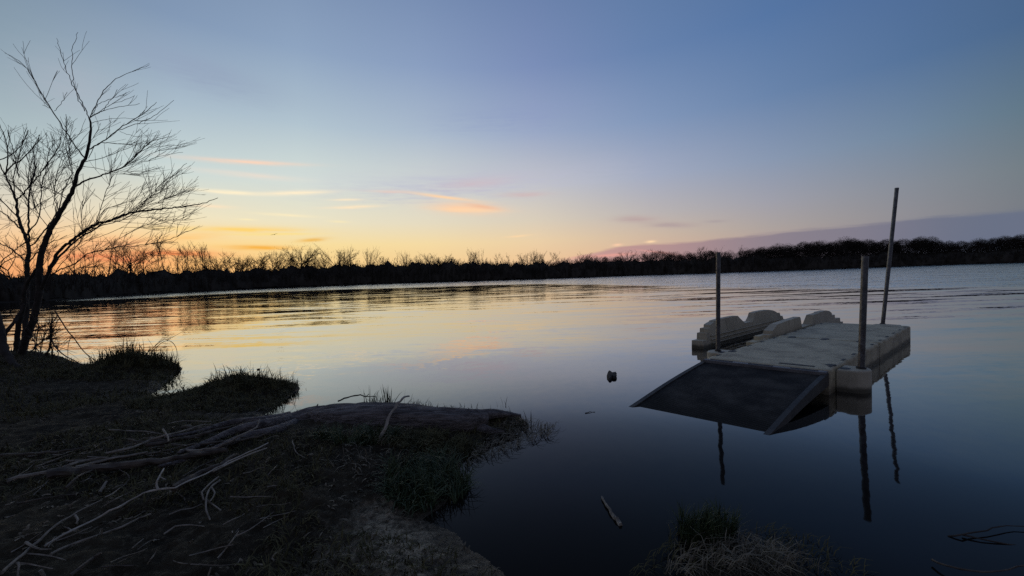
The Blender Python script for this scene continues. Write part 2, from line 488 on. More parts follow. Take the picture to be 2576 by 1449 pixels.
# the sun has gone under the trees: only a faint warm remainder comes from its direction
sl = bpy.data.lights.new('sun', 'SUN'); sl.energy = 0.006; sl.angle = math.radians(12); sl.color = (1.0, 0.66, 0.38)
so = bpy.data.objects.new('sun', sl); COL.objects.link(so)
_a, _e = math.radians(SUN_AZ), math.radians(2.0)
so.rotation_euler = Vector((math.sin(_a) * math.cos(_e), math.cos(_a) * math.cos(_e), math.sin(_e))).to_track_quat('Z', 'Y').to_euler()


# ------------------------------------------------------------------ water
def water_material():
    m = bpy.data.materials.new('lake_water'); m.use_nodes = True
    nt = m.node_tree; nt.nodes.remove(nt.nodes['Principled BSDF']); t = NT(nt); out = nt.nodes['Material Output']
    g = t.n('ShaderNodeNewGeometry'); s = t.n('ShaderNodeSeparateXYZ'); t.l(g.outputs['Position'], s.inputs[0])
    X, Y = s.outputs[0], s.outputs[1]
    dist = t.m('SQRT', t.m('ADD', t.m('MULTIPLY', X, X), t.m('MULTIPLY', Y, Y)))
    az = t.m('MULTIPLY', t.m('ARCTAN2', X, Y), 180 / PI)

    def slope(scale, sx, sy, detail=3.0, off=0.0):
        mp = t.n('ShaderNodeMapping'); mp.inputs['Scale'].default_value = (sx, sy, 1); mp.inputs['Location'].default_value = (off, off * 1.7, off)
        t.l(g.outputs['Position'], mp.inputs['Vector'])
        nz = t.n('ShaderNodeTexNoise', i_Scale=scale, i_Detail=detail, i_Roughness=0.55); t.l(mp.outputs[0], nz.inputs['Vector'])
        v = t.n('ShaderNodeVectorMath', operation='SUBTRACT'); t.l(nz.outputs['Color'], v.inputs[0]); v.inputs[1].default_value = (0.5, 0.5, 0.5)
        return v.outputs[0]

    def scaled(v, f):
        k = t.n('ShaderNodeVectorMath', operation='SCALE'); t.l(v, k.inputs[0])
        if isinstance(f, (int, float)): k.inputs['Scale'].default_value = f
        else: t.l(f, k.inputs['Scale'])
        return k.outputs[0]

    def add(a, b):
        k = t.n('ShaderNodeVectorMath', operation='ADD'); t.l(a, k.inputs[0]); t.l(b, k.inputs[1]); return k.outputs[0]

    # wind-ruffled sheet beyond a curved limit
    lim = [(-53, 92), (-47, 82), (-40, 84), (-33, 84), (-25, 80), (-18, 70), (-8, 66), (2, 60), (12, 48), (22, 38), (30, 33), (38, 30), (46, 30), (54, 31)]
    crv = t.n('ShaderNodeFloatCurve'); c = crv.mapping.curves[0]
    c.points[0].location = (0, 0.92); c.points[1].location = (1, 0.3)
    for a, d in lim: c.points.new((a + 60) / 120, d / 100)
    crv.mapping.update(); t.l(t.sstep(az, -60, 60, 0, 1, 'LINEAR'), crv.inputs['Value'])
    mp = t.n('ShaderNodeMapping'); mp.inputs['Scale'].default_value = (0.02, 0.09, 1); t.l(g.outputs['Position'], mp.inputs['Vector'])
    wn = t.n('ShaderNodeTexNoise', i_Scale=1.0, i_Detail=4.0); t.l(mp.outputs[0], wn.inputs['Vector'])
    rel = t.m('DIVIDE', dist, t.m('MULTIPLY', crv.outputs[0], 100))
    rel = t.m('ADD', rel, t.m('MULTIPLY', t.m('SUBTRACT', wn.outputs['Fac'], 0.5), 0.35))
    ruff = t.sstep(rel, 0.95, 1.12)
    edge = t.m('MULTIPLY', t.sstep(rel, 0.55, 0.8), t.sstep(rel, 0.95, 1.1, 1, 0))
    edge = t.m('MULTIPLY', edge, t.sstep(az, 0, 25))
    # patches of small ripples over the middle water, glassy near the bank
    pn = t.n('ShaderNodeTexNoise', i_Scale=0.16, i_Detail=3.0); t.l(g.outputs['Position'], pn.inputs['Vector'])
    patch = t.sstep(pn.outputs['Fac'], 0.38, 0.62, 0.35, 1.0)
    mid = t.sstep(dist, 3.5, 13.0)
    a_mid = t.m('MULTIPLY', t.m('MULTIPLY', t.m('MULTIPLY', mid, patch), 0.15), t.sstep(t.m('MULTIPLY', t.sstep(rel, 0.55, 0.75), t.sstep(az, -5, 12, 1, 0)), 0, 1, 1.0, 0.2))
    sl = scaled(slope(3.8, 0.45, 1.7), a_mid)
    sl = add(sl, scaled(slope(9.0, 0.5, 1.0, 2.0, 4.0), t.m('MULTIPLY', a_mid, 0.7)))
    sl = add(sl, scaled(slope(1.1, 0.4, 1.5, 3.0, 9.0), t.m('MULTIPLY_ADD', mid, 0.04, 0.02)))
    sl = add(sl, scaled(slope(6.5, 1.0, 1.0, 2.0, 19.0), 0.022))
    sl = add(sl, scaled(slope(5.5, 0.6, 1.2, 4.0, 23.0), t.m('MULTIPLY', ruff, 1.1)))
    iv = t.n('ShaderNodeSeparateXYZ'); t.l(g.outputs['Incoming'], iv.inputs[0])
    hc = t.n('ShaderNodeCombineXYZ'); t.l(iv.outputs[0], hc.inputs[0]); t.l(iv.outputs[1], hc.inputs[1])
    hn = t.n('ShaderNodeVectorMath', operation='NORMALIZE'); t.l(hc.outputs[0], hn.inputs[0])
    dt = t.n('ShaderNodeVectorMath', operation='DOT_PRODUCT'); t.l(sl, dt.inputs[0]); t.l(hn.outputs[0], dt.inputs[1])
    graze = t.sstep(iv.outputs[2], 0.05, 0.22, 1.0, 0.0)
    flip = t.m('MULTIPLY', t.m('SUBTRACT', t.m('ABSOLUTE', dt.outputs['Value']), dt.outputs['Value']), graze)
    sl = add(sl, scaled(hn.outputs[0], flip))
    sl = add(sl, scaled(slope(0.75, 0.16, 1.9, 1.5, 14.0), t.m('MULTIPLY', edge, 0.12)))
    sl = add(sl, scaled(slope(0.85, 0.22, 1.7, 3.0, 33.0), t.m('MULTIPLY', t.sstep(dist, 4.5, 14.0), t.m('MULTIPLY', patch, 0.24))))
    ss = t.n('ShaderNodeSeparateXYZ'); t.l(sl, ss.inputs[0])
    cb = t.n('ShaderNodeCombineXYZ'); t.l(ss.outputs[0], cb.inputs[0]); t.l(ss.outputs[1], cb.inputs[1]); cb.inputs[2].default_value = 1
    nn = t.n('ShaderNodeVectorMath', operation='NORMALIZE'); t.l(cb.outputs[0], nn.inputs[0])
    lw = t.n('ShaderNodeLayerWeight', i_Blend=0.5)
    fc = t.n('ShaderNodeFloatCurve'); c2 = fc.mapping.curves[0]
    c2.points[0].location = (0, 0.010); c2.points[1].location = (1, 0.95)
    for a, d in [(0.40, 0.014), (0.51, 0.05), (0.60, 0.12), (0.69, 0.37), (0.78, 0.66), (0.86, 0.88)]: c2.points.new(a, d)
    fc.mapping.update(); t.l(lw.outputs['Facing'], fc.inputs['Value']); fr = fc.outputs[0]
    dif = t.n('ShaderNodeBsdfDiffuse'); dif.inputs['Color'].default_value = (0.006, 0.0058, 0.006, 1)
    shal = t.sstep(dist, 2.0, 4.6, 1, 0)
    t.l(t.mix(shal, (0.004, 0.0042, 0.005), (0.011, 0.0095, 0.0075)), dif.inputs['Color'])
    gl = t.n('ShaderNodeBsdfGlossy', i_Roughness=0.03); t.l(nn.outputs[0], gl.inputs['Normal'])
    mx = t.n('ShaderNodeMixShader'); t.l(fr, mx.inputs[0]); t.l(dif.outputs[0], mx.inputs[1]); t.l(gl.outputs[0], mx.inputs[2])
    t.l(mx.outputs[0], out.inputs['Surface'])
    return m


wb = MB(); R_ = 900
wb.add([(-R_, -R_, 0), (R_, -R_, 0), (R_, R_, 0), (-R_, R_, 0)], [(0, 1, 2, 3)])
tag(wb.build('water', water_material()), kind='structure')

# ------------------------------------------------------------------ the near bank
SHORE = [(-60, 14), (-25, 11.4), (-16, 10.0), (-12, 9.2)]
P2 = lambda *l: [tuple(at(x, y)[:2]) for x, y in l]
SHORE += P2((60, 893), (114, 901), (169, 920), (212, 928), (235, 926))
SHORE += [(-7.6, 7.05), (-7.2, 7.3), (-6.6, 7.3), (-6.1, 6.95)]
SHORE += P2((436, 947), (405, 972), (372, 994), (420, 1000), (470, 990), (515, 970))
SHORE += [(-4.3, 5.7), (-3.75, 5.8), (-3.2, 5.55)]
SHORE += P2((738, 986), (700, 1010), (664, 1040), (700, 1052), (770, 1040))
SHORE += [(-1.9, 4.45), (-1.2, 4.4), (-0.6, 4.3), (-0.1, 4.12)]
SHORE += P2((1316, 1054), (1335, 1078), (1290, 1096), (1232, 1106), (1186, 1138), (1158, 1190), (1146, 1232), (1112, 1275), (1070, 1303), (1100, 1322), (1138, 1345), (1200, 1396), (1268, 1449))
SHORE += [(0.12, 1.5), (0.45, 1.2), (0.62, 1.35)]
SHORE += P2((1680, 1475), (1740, 1430), (1790, 1400), (1850, 1388), (1910, 1392), (1965, 1412), (2010, 1440), (2040, 1475))
SHORE += [(2.6, 1.45), (4.0, 0.9), (9, 0), (60, -6), (60, -40), (-60, -40)]
SH = np.array(SHORE)


def shore_dist(x, y):
    """Signed distance to the waterline, positive on land."""
    x = np.asarray(x, float); y = np.asarray(y, float)
    d = np.full(x.shape, 1e9); ins = np.zeros(x.shape, bool)
    n = len(SH)
    for i in range(n):
        ax, ay = SH[i]; bx, by = SH[(i + 1) % n]
        ex, ey = bx - ax, by - ay; L = ex * ex + ey * ey
        t = np.clip(((x - ax) * ex + (y - ay) * ey) / L, 0, 1)
        d = np.minimum(d, np.hypot(x - ax - t * ex, y - ay - t * ey))
        cond = ((ay > y) != (by > y)) & (x < ex * (y - ay) / (ey if ey else 1e-9) + ax)
        ins ^= cond
    return np.where(ins, d, -d)


MOUND1 = (-6.72, 6.75); MOUND2 = (-3.68, 5.32)


def ground_z(x, y):
    x = np.asarray(x, float); y = np.asarray(y, float)
    wx = x + 0.10 * fbm(x * 2.3, y * 2.3, 5, 3); wy = y + 0.10 * fbm(x * 2.3, y * 2.3, 9, 3)
    d = shore_dist(wx, wy)
    sm = lambda v, a, b: (lambda q: q * q * (3 - 2 * q))(np.clip((v - a) / (b - a), 0, 1))
    flat = sm(x, -1.5, -0.7) * (1 - sm(y, 2.4, 3.0))             # the low muddy beach in front
    land = 0.015 - 0.011 * flat + (0.11 - 0.07 * flat) * (1 - np.exp(-np.maximum(d, 0) / (0.35 + 0.4 * flat))) + 0.17 * sm(d, 0.2, 4.0) * (1 - 0.5 * flat)
    land = np.where(x > 0.4, 0.012 + 0.03 * (1 - np.exp(-np.maximum(d, 0) / 0.3)), land)
    land = land + 0.10 * sm(x, -6, -9) * sm(d, 0, 1.5)
    sea = -0.5 * (1 - np.exp(np.minimum(d, 0) / 0.8)) - 0.01
    z = np.where(d > 0, land, sea)
    g = lambda cx, cy, sx, sy, h: h * np.exp(-((x - cx) / sx) ** 2 - ((y - cy) / sy) ** 2)
    z = z + g(MOUND1[0] - .1, MOUND1[1], 0.50, 0.40, 0.26) + g(MOUND2[0] - .22, MOUND2[1], 0.28, 0.32, 0.09) + g(MOUND2[0] + .2, MOUND2[1], 0.40, 0.30, 0.045)
    z = z + g(-9.8, 7.7, 1.2, 0.8, 0.16) + g(-8.3, 7.1, 0.7, 0.5, 0.06)
    amp = np.clip((d + 0.1) / 0.5, 0, 1) * np.where(x > 0.4, 0.35, 1)
    z = z + amp * (0.05 * fbm(x * 1.3, y * 1.3, 21, 3) + 0.035 * fbm(x * 5, y * 5, 31, 3))
    z = z + np.where(flat > 0.3, np.clip(d / 0.45, 0, 1), np.clip((d + 0.05) / 0.2, 0, 1)) * (0.038 * (1 - flat) * fbm(x * 16, y * 16, 41, 3) + 0.042 * flat * fbm(x * 17 + 2 * fbm(x * 3, y * 3, 47, 2), y * 36, 43, 3))
    return z


def gz(x, y):
    return float(ground_z(np.array([x]), np.array([y]))[0])


def on_ground(x, y, lift=0.0):
    """A photo point that lies on the bank."""
    z = 0.1
    for _ in range(5):
        p = at(x, y, z + lift); z = 0.5 * z + 0.5 * max(gz(p[0], p[1]), 0.0)
    return at(x, y, z + lift)


def axis(parts):
    out = []
    for a, b, s in parts:
        out += list(np.arange(a, b, s))
    return np.array(out + [parts[-1][1]])


gx = axis([(-60, -14, 2.0), (-14, -7.5, 0.09), (-7.5, -3.6, 0.045), (-3.6, -1.3, 0.026), (-1.3, 0.25, 0.014), (0.25, 3.2, 0.036), (3.2, 12, 0.6), (12, 60, 4)])
gy = axis([(-40, -2, 4), (-2, 1.4, 0.2), (1.4, 2.7, 0.013), (2.7, 3.2, 0.024), (3.2, 6.2, 0.036), (6.2, 9.5, 0.06), (9.5, 15, 0.4)])
GX, GY = np.meshgrid(gx, gy)
GZ = ground_z(GX.ravel(), GY.ravel())
V = np.stack([GX.ravel(), GY.ravel(), GZ], 1)
nx, ny = len(gx), len(gy)
ii = (np.arange(ny - 1)[:, None] * nx + np.arange(nx - 1)[None, :]).ravel()
Q = np.stack([ii, ii + 1, ii + nx + 1, ii + nx], 1)
Q = Q[(GZ[Q].max(1) > -0.2)]
bank_o = raw_mesh('ground', V, Q.ravel(), np.arange(len(Q)) * 4, np.full(len(Q), 4), M_mud)
bank_o.data.polygons.foreach_set('use_smooth', [True] * len(bank_o.data.polygons))
tag(bank_o, kind='structure')

# ------------------------------------------------------------------ the far shore
FS_PX = [(-250, 780), (-80, 770), (135, 759), (300, 747), (470, 738), (640, 728), (800, 719.5), (960, 712.5), (1020, 710.3), (1150, 708), (1288, 705), (1450, 698), (1600, 691.5), (1800, 686.5), (2050, 676), (2300, 666.5), (2576, 659.5), (2800, 652)]
FS_D = [50, 56, 64, 88, 110, 134, 150, 165, 160, 152, 140, 140, 146, 132, 136, 142, 128, 122]
# forward distance of the waterline at each bearing
FS_AZ = np.array([azel(x, y)[0] for x, y in FS_PX])


def far_depth(az):
    return np.interp(az, FS_AZ, FS_D)


def far_pt(az, back=0.0):
    """Point on the far shore at a bearing, `back` metres inland."""
    f = far_depth(az); a = np.radians(az)
    R = f / np.cos(np.clip(a, -1.02, 1.02)) + back
    return R * np.sin(a), R * np.cos(a)


fb = MB()
azs = np.linspace(-61, 61, 240); rows = [(-1.5, -0.4), (0.3, 0.12), (3, 0.5), (14, 0.9), (60, 1.5), (500, 2.0)]
vs = []
for back, z in rows:
    for a in azs:
        x, y = far_pt(a, back + 1.2 * float(vnoise(a * 3, back, 3)))
        vs.append((x, y, z + (0.2 * float(vnoise(a * 5, 1, 8)) if 0 < back < 100 else 0)))
n = len(azs)
fb.add(vs, [(k * n + i, k * n + i + 1, (k + 1) * n + i + 1, (k + 1) * n + i) for k in range(len(rows) - 1) for i in range(n - 1)])
tag(fb.build('far_bank', M_scrub, smooth=True), kind='structure')

# profile of the scrub that lines it: (photo x, photo y of its top)
SC_PX = [(-250, 700), (0, 690), (150, 687), (300, 680), (450, 680), (600, 677), (720, 670), (860, 664), (1000, 659), (1150, 660), (1288, 662), (1500, 657), (1600, 652), (1750, 649), (1900, 645), (2000, 642), (2150, 637), (2300, 632), (2450, 630), (2576, 626), (2800, 622)]
SC_AZ = np.array([azel(x, y)[0] for x, y in SC_PX])
SC_EL = np.array([azel(x, y)[1] for x, y in SC_PX])


def scrub_h(az, back=8.0):
    f = far_depth(az); R = f / np.cos(np.radians(az)) + back
    return R * np.tan(np.radians(np.interp(az, SC_AZ, SC_EL))) + EYE[2]


def build_scrub():
    V = []; L = []; ST = []; TT = []
    def addpoly(pts):
        b = len(V); V.extend(pts); ST.append(len(L)); TT.append(len(pts)); L.extend(range(b, b + len(pts)))
    # lumpy core of the thicket
    az = np.linspace(-60.5, 60.5, 900)
    prof = [(1.0, 0.05), (1.2, 0.30), (2.2, 0.60), (4.5, 0.90), (8.0, 1.02), (13.0, 0.8), (18, 0.1)]
    b0 = len(V)
    for back, k in prof:
        bk = back + 1.6 * vnoise(az * 4.0, np.full_like(az, back), 4) + 0.8 * vnoise(az * 14, np.full_like(az, back), 6)
        x, y = far_pt(az, bk)
        z = scrub_h(az) * (1 + 0.22 * vnoise(az * 0.9, 0 * az, 19) + 0.16 * vnoise(az * 3.1, 0 * az, 20)) * (k * 0.9 + 0.10 * vnoise(az * 2.5, np.full_like(az, back * .3), 12) + 0.07 * vnoise(az * 11, np.full_like(az, back * .7), 14) + 0.04 * vnoise(az * 37, np.full_like(az, back), 15))
        V.extend(np.stack([x, y, np.maximum(z, 0.1)], 1).tolist())
    n = len(az)
    for k in range(len(prof) - 1):
        for i in range(n - 1):
            ST.append(len(L)); TT.append(4)
            L.extend([b0 + k * n + i, b0 + k * n + i + 1, b0 + (k + 1) * n + i + 1, b0 + (k + 1) * n + i])
    # twigs standing out of it
    r = RNG
    for _ in range(17000):
        a = r.uniform(-60, 60); back = r.uniform(1.0, 11.0)
        x, y = far_pt(a, back); H = float(scrub_h(a, back))
        h = H * r.uniform(0.55, 1.12) * (0.72 + 0.3 * min(1, back / 5)) * (1 + 0.22 * float(vnoise(a * 0.9, 0.0, 19)) + 0.16 * float(vnoise(a * 3.1, 0.0, 20)) + 0.25 * float(vnoise(a * 6, 2.0, 18)))
        sx, sy = r.normal(0, 0.28, 2) * h * 0.5
        R = math.hypot(x, y); w = r.uniform(0.05, 0.16) * R / 130
        tx, ty = y / R * w, -x / R * w
        p0 = np.array([x, y, h * 0.25]); p1 = np.array([x + sx, y + sy, h])
        pm = (p0 + p1) / 2 + np.array([r.normal(0, .05) * h, r.normal(0, .05) * h, 0]); q = np.array([tx, ty, 0])
        addpoly([(p0 - q).tolist(), (p0 + q).tolist(), (pm + q * .7).tolist(), (pm - q * .7).tolist()])
        addpoly([(pm - q * .7).tolist(), (pm + q * .7).tolist(), p1.tolist()])
        for _k in range(5):
            t = r.uniform(0.35, 1.0); o = p0 + (p1 - p0) * t; ang = r.uniform(0, 2 * PI); ln = h * r.uniform(0.06, 0.18)
            e = o + np.array([math.cos(ang) * ln * .6, math.sin(ang) * ln * .6, ln * r.uniform(.2, .9)])
            addpoly([(o - q * .5).tolist(), (o + q * .5).tolist(), e.tolist()])
    return raw_mesh('far_scrub', V, L, ST, TT, M_scrub)


tag(build_scrub(), label='dark leafless scrub massed along the far shore of the lake', kind='stuff')


# ---- single trees standing above the scrub
def far_tree_mesh(style, h, seed):
    rnd = random.Random(seed)
    tr, cr_ = MB(), MB()
    V3 = lambda *a: np.array(a, float)

    def limb(mb, p, d, ln, r, n=3, seg=3, up=0.15, wig=0.12):
        pts = [p]; d = d / np.linalg.norm(d)
        for _ in range(seg):
            d = d + V3(rnd.gauss(0, wig), rnd.gauss(0, wig), rnd.gauss(0, wig) + up); d /= np.linalg.norm(d)
            pts.append(pts[-1] + d * ln / seg)
        mb.tube(pts, np.linspace(r, max(r * 0.3, 0.018), len(pts)), n, cap=False)
        return pts, d

    def branch(p, d, ln, r, lvl, up, spread):
        pts, _ = limb(cr_, p, d, ln, r, 3, 3, up)
        if lvl <= 0: return
        nb = {3: 5, 2: 5, 1: 4}[lvl]
        for k in range(nb):
            t = rnd.uniform(0.3, 1.0); i = min(int(t * 3), 2); q = pts[i] + (pts[i + 1] - pts[i]) * (t * 3 - i)
            dd = (pts[i + 1] - pts[i]); dd /= np.linalg.norm(dd)
            dd = dd + V3(rnd.gauss(0, spread), rnd.gauss(0, spread), rnd.gauss(0, spread * 0.6))
            branch(q, dd, ln * rnd.uniform(0.35, 0.6), max(r * 0.5, 0.022), lvl - 1, up, spread)

    if style == 'fan':
        for k in range(6):
            a = rnd.uniform(0, 2 * PI); s = rnd.uniform(0.08, 0.34)
            pts, d = limb(tr, V3(rnd.gauss(0, .2), rnd.gauss(0, .2), 0), V3(math.cos(a) * s, math.sin(a) * s, 1), h * rnd.uniform(0.55, 0.7), 0.11, 4, 4, 0.08, 0.04)
            for j in range(5):
                q = pts[-1 - rnd.randint(0, 2)]
                branch(q, d + V3(rnd.gauss(0, .22), rnd.gauss(0, .22), 0.3), h * rnd.uniform(0.25, 0.4), 0.05, 1, 0.12, 0.28)
    elif style == 'pole':
        pts, d = limb(tr, V3(0, 0, 0), V3(rnd.gauss(0, .05), rnd.gauss(0, .05), 1), h * 0.92, 0.13, 4, 6, 0.05, 0.035)
        for j in range(14):
            q = pts[rnd.randint(3, 6)]; a = rnd.uniform(0, 2 * PI)
            branch(q, V3(math.cos(a) * .55, math.sin(a) * .55, 0.8), h * rnd.uniform(0.12, 0.25), 0.05, 1, 0.1, 0.4)
    elif style == 'broad':
        pts, d = limb(tr, V3(0, 0, 0), V3(rnd.gauss(0, .06), rnd.gauss(0, .06), 1), h * 0.5, 0.26, 5, 4, 0.05, 0.06)
        for j in range(10):
            q = pts[rnd.randint(2, 4)]; a = rnd.uniform(0, 2 * PI)
            branch(q, V3(math.cos(a) * .75, math.sin(a) * .75, rnd.uniform(.4, 1.0)), h * rnd.uniform(0.32, 0.5), 0.10, 2, 0.06, 0.5)
    else:                                       # 'round': dense domed crown of fine twigs
        pts, d = limb(tr, V3(0, 0, 0), V3(0, 0, 1), h * 0.42, 0.3, 5, 4, 0.05, 0.04)
        for j in range(12):
            q = pts[rnd.randint(2, 4)]; a = rnd.uniform(0, 2 * PI)
            branch(q, V3(math.cos(a), math.sin(a), rnd.uniform(.15, 1.3)), h * rnd.uniform(0.26, 0.36), 0.09, 1, 0.03, 0.5)
        for j in range(9):
            a = rnd.uniform(0, 2 * PI); rr = h * rnd.uniform(0.05, 0.27); c = V3(math.cos(a) * rr, math.sin(a) * rr, h * rnd.uniform(0.5, 0.76) - rr * 0.25); sz = h * rnd.uniform(0.14, 0.22)
            for _ in range(620):
                u = V3(rnd.gauss(0, 1), rnd.gauss(0, 1), rnd.gauss(0, 1)); u /= np.linalg.norm(u); p = c + u * sz * rnd.uniform(0.2, 1) ** 0.5 * V3(1, 1, .85)
                q = p + (u * 0.5 + V3(rnd.gauss(0, .3), rnd.gauss(0, .3), .25)) * rnd.uniform(.3, .8); w = np.cross(q - p, V3(rnd.gauss(0, 1), rnd.gauss(0, 1), .3)); w *= 0.032 / (np.linalg.norm(w) + 1e-6)
                cr_.add([p - w, p + w, q], [(0, 1, 2)])
        return tr, cr_
    # fine twig haze filling the crown
    tips = [np.array(v) for v in cr_.v if v[2] > h * 0.28]
    for _ in range({'broad': 650, 'fan': 420, 'pole': 320}[style]):
        sg = {'round': .55, 'broad': .4, 'fan': .2, 'pole': .3}[style]
        p = rnd.choice(tips) + V3(rnd.gauss(0, sg), rnd.gauss(0, sg), rnd.gauss(0, sg * .8)); a = rnd.uniform(0, 2 * PI)
        k = .5 if style in ('round', 'broad') else .22
        q = p + V3(math.cos(a) * k, math.sin(a) * k, rnd.uniform(.0, .8)) * rnd.uniform(.4, 1.0); w = V3(-math.sin(a), math.cos(a), 0) * 0.03
        cr_.add([p - w, p + w, q], [(0, 1, 2)])
    return tr, cr_


def mesh_of(mb, name, mat):
    me = bpy.data.meshes.new(name); me.from_pydata(mb.v, [], mb.f); me.materials.append(mat); return me


PROTO = {}
for si, st in enumerate(('fan', 'pole', 'broad', 'round')):
    PROTO[st] = []
    for k in range(4):
        a, b = far_tree_mesh(st, 12.0, 100 + si * 10 + k)
        PROTO[st].append((mesh_of(a, 'trunk', M_fartwig), mesh_of(b, 'crown', M_fartwig)))

Z1 = lambda zx, zy: (zx * 0.3472, 319.4 + zy * 0.3472)
Z2 = lambda zx, zy: (894.5 + zx * 0.3472, 383.3 + zy * 0.3472)
Z3 = lambda zx, zy: (1661 + zx * 0.3552, 383.3 + zy * 0.3552)
FT = []
for zx, zy, s in [(60, 830, 'broad'), (180, 860, 'pole'), (300, 800, 'pole'), (520, 830, 'pole'), (620, 800, 'broad'), (680, 780, 'pole'), (740, 775, 'pole'), (800, 830, 'broad'), (860, 745, 'pole'), (940, 800, 'broad'), (985, 850, 'pole'), (1040, 830, 'broad'), (1095, 860, 'pole'),
                  (1150, 765, 'pole'), (1200, 805, 'broad'), (1255, 860, 'pole'), (1310, 810, 'broad'), (1340, 815, 'pole'), (1375, 880, 'pole'), (1420, 870, 'broad'), (1490, 812, 'fan'), (1560, 890, 'broad'), (1600, 930, 'pole'), (1650, 890, 'pole'), (1690, 892, 'broad'), (1740, 925, 'pole'),
                  (1800, 935, 'broad'), (1855, 910, 'broad'), (1900, 945, 'pole'), (1960, 908, 'broad'), (1990, 905, 'pole'), (2040, 925, 'broad'), (2100, 925, 'pole'), (2150, 880, 'broad'), (2210, 866, 'broad'), (2260, 905, 'pole'), (2345, 905, 'broad'), (2430, 880, 'broad'), (2480, 900, 'pole'), (2530, 875, 'fan')]:
    FT.append((*Z1(zx, zy), 'pole' if s == 'broad' and len(FT) % 3 != 0 and zx < 1800 else s))
for zx, zy, s in [(85, 692, 'fan'), (150, 725, 'pole'), (205, 755, 'pole'), (300, 760, 'pole'), (365, 720, 'fan'), (440, 740, 'pole'), (500, 740, 'pole'), (560, 730, 'broad'), (650, 745, 'broad'), (695, 752, 'pole'), (750, 775, 'broad'), (825, 708, 'fan'), (880, 704, 'fan'), (940, 765, 'pole'),
                  (1025, 735, 'pole'), (1055, 755, 'pole'), (1110, 733, 'pole'), (1215, 745, 'pole'), (1258, 730, 'broad'), (1297, 714, 'fan'), (1330, 720, 'fan'), (1375, 762, 'broad'), (1430, 722, 'pole'), (1465, 725, 'pole'), (1540, 770, 'broad'), (1630, 732, 'broad'), (1660, 745, 'pole'), (1712, 752, 'broad'),
                  (1800, 765, 'round'), (1900, 760, 'round'), (1985, 714, 'broad'), (2080, 722, 'broad'), (2140, 706, 'broad'), (2200, 722, 'round'), (2280, 735, 'round'), (2360, 745, 'round'), (2440, 735, 'round'), (2500, 688, 'pole'), (2520, 692, 'pole'), (2560, 720, 'round')]:
    FT.append((*Z2(zx, zy), s))
for zx, zy, s in [(70, 712, 'round'), (160, 735, 'round'), (230, 713, 'round'), (275, 690, 'pole'), (292, 672, 'pole'), (340, 710, 'round'), (400, 682, 'broad'), (480, 705, 'round'), (560, 660, 'pole'), (590, 700, 'round'), (645, 688, 'round'), (700, 680, 'round'), (745, 680, 'round'), (800, 675, 'round'), (850, 658, 'round'), (890, 668, 'round'), (930, 662, 'round'), (1010, 643, 'round'), (1060, 648, 'round'), (1115, 638, 'round'), (1180, 643, 'round'), (1240, 640, 'round'), (1290, 622, 'round'), (1345, 622, 'round'), (1400, 635, 'round'), (1460, 628, 'round'), (1520, 630, 'round'),
                  (1590, 627, 'round'), (1650, 632, 'round'), (1720, 624, 'round'), (1790, 618, 'round'), (1860, 610, 'round'), (1910, 614, 'round'), (1990, 636, 'round'), (2060, 640, 'round'), (2130, 636, 'round'), (2210, 626, 'round'), (2290, 622, 'round'), (2360, 614, 'round'), (2430, 606, 'round'), (2500, 604, 'round'), (2560, 590, 'round')]:
    FT.append((*Z3(zx, zy), s))

for q in [q for q in FT if q[2] == 'round' and q[0] > 1850]:
    FT.append((q[0] + random.uniform(7, 13), q[1] + random.uniform(4, 12), 'round'))
WORDS = "first second third fourth fifth sixth seventh eighth ninth tenth eleventh twelfth thirteenth fourteenth fifteenth sixteenth seventeenth eighteenth nineteenth twentieth".split()
TENS = ["", "", "twenty", "thirty", "forty", "fifty", "sixty", "seventy", "eighty", "ninety"]


def ordinal(k):
    if k <= 20: return WORDS[k - 1]
    t, u = divmod(k, 10)
    return {3: 'thirtieth', 4: 'fortieth', 5: 'fiftieth', 6: 'sixtieth', 7: 'seventieth', 8: 'eightieth', 9: 'ninetieth'}[t] if u == 0 else f"{TENS[t]}-{WORDS[u - 1]}"


KINDTXT = {'fan': ('fan_shaped_tree', 'leafless fan-shaped tree of upright stems on the far shore, {} from left'),
           'pole': ('slender_tree', 'slender leafless tree with a straight trunk on the far shore, {} from left'),
           'broad': ('spreading_tree', 'open spreading leafless tree above the far scrub, {} from left'),
           'round': ('rounded_tree', 'round-crowned leafless tree in the wood on the right shore, {} from left')}
cnt = {}
FT.sort(key=lambda q: q[0])
for i, (px_, py_, st) in enumerate(FT):
    az_, el_ = azel(px_, py_)
    back = {'round': random.uniform(7, 14), 'broad': random.uniform(6, 16), 'pole': random.uniform(5, 14), 'fan': random.uniform(5, 12)}[st]
    x, y = far_pt(az_, back)
    R = math.hypot(x, y); h = (R * math.tan(math.radians(el_)) + EYE[2]) * (0.92 if px_ < 620 else 1.02 if st == 'round' else 1.0)
    cnt[st] = cnt.get(st, 0) + 1
    nm, lab = KINDTXT[st]
    root = empty(nm, (x, y, 0.3))
    tag(root, lab.format(ordinal(cnt[st])), 'tree', 'leafless trees along the far shore')
    tm, cmh = PROTO[st][i % 4]
    zmax = float(np.quantile([v.co.z for v in cmh.vertices], 0.985))
    s = max(h - 0.3, 2) / zmax
    root.scale = (s * random.uniform(0.85, 1.1),) * 2 + (s,)
    root.rotation_euler = (0, 0, random.uniform(0, 2 * PI))
    for me_, pn in ((tm, 'trunk'), (cmh, 'crown')):
        o = bpy.data.objects.new(pn, me_); o.parent = root; COL.objects.link(o)

# ------------------------------------------------------------------ floating dock
DO = np.array([3.6126, 4.3737, 0.0])                      # right-hand shore corner of the deck
DA = np.array([0.80692, 0.59066, 0.0])                    # along the dock, away from the shore
DB = np.array([-0.75987, 0.65007, 0.0])                   # across it, to the left
DH, DW, DL = 0.288, 1.31, 4.86


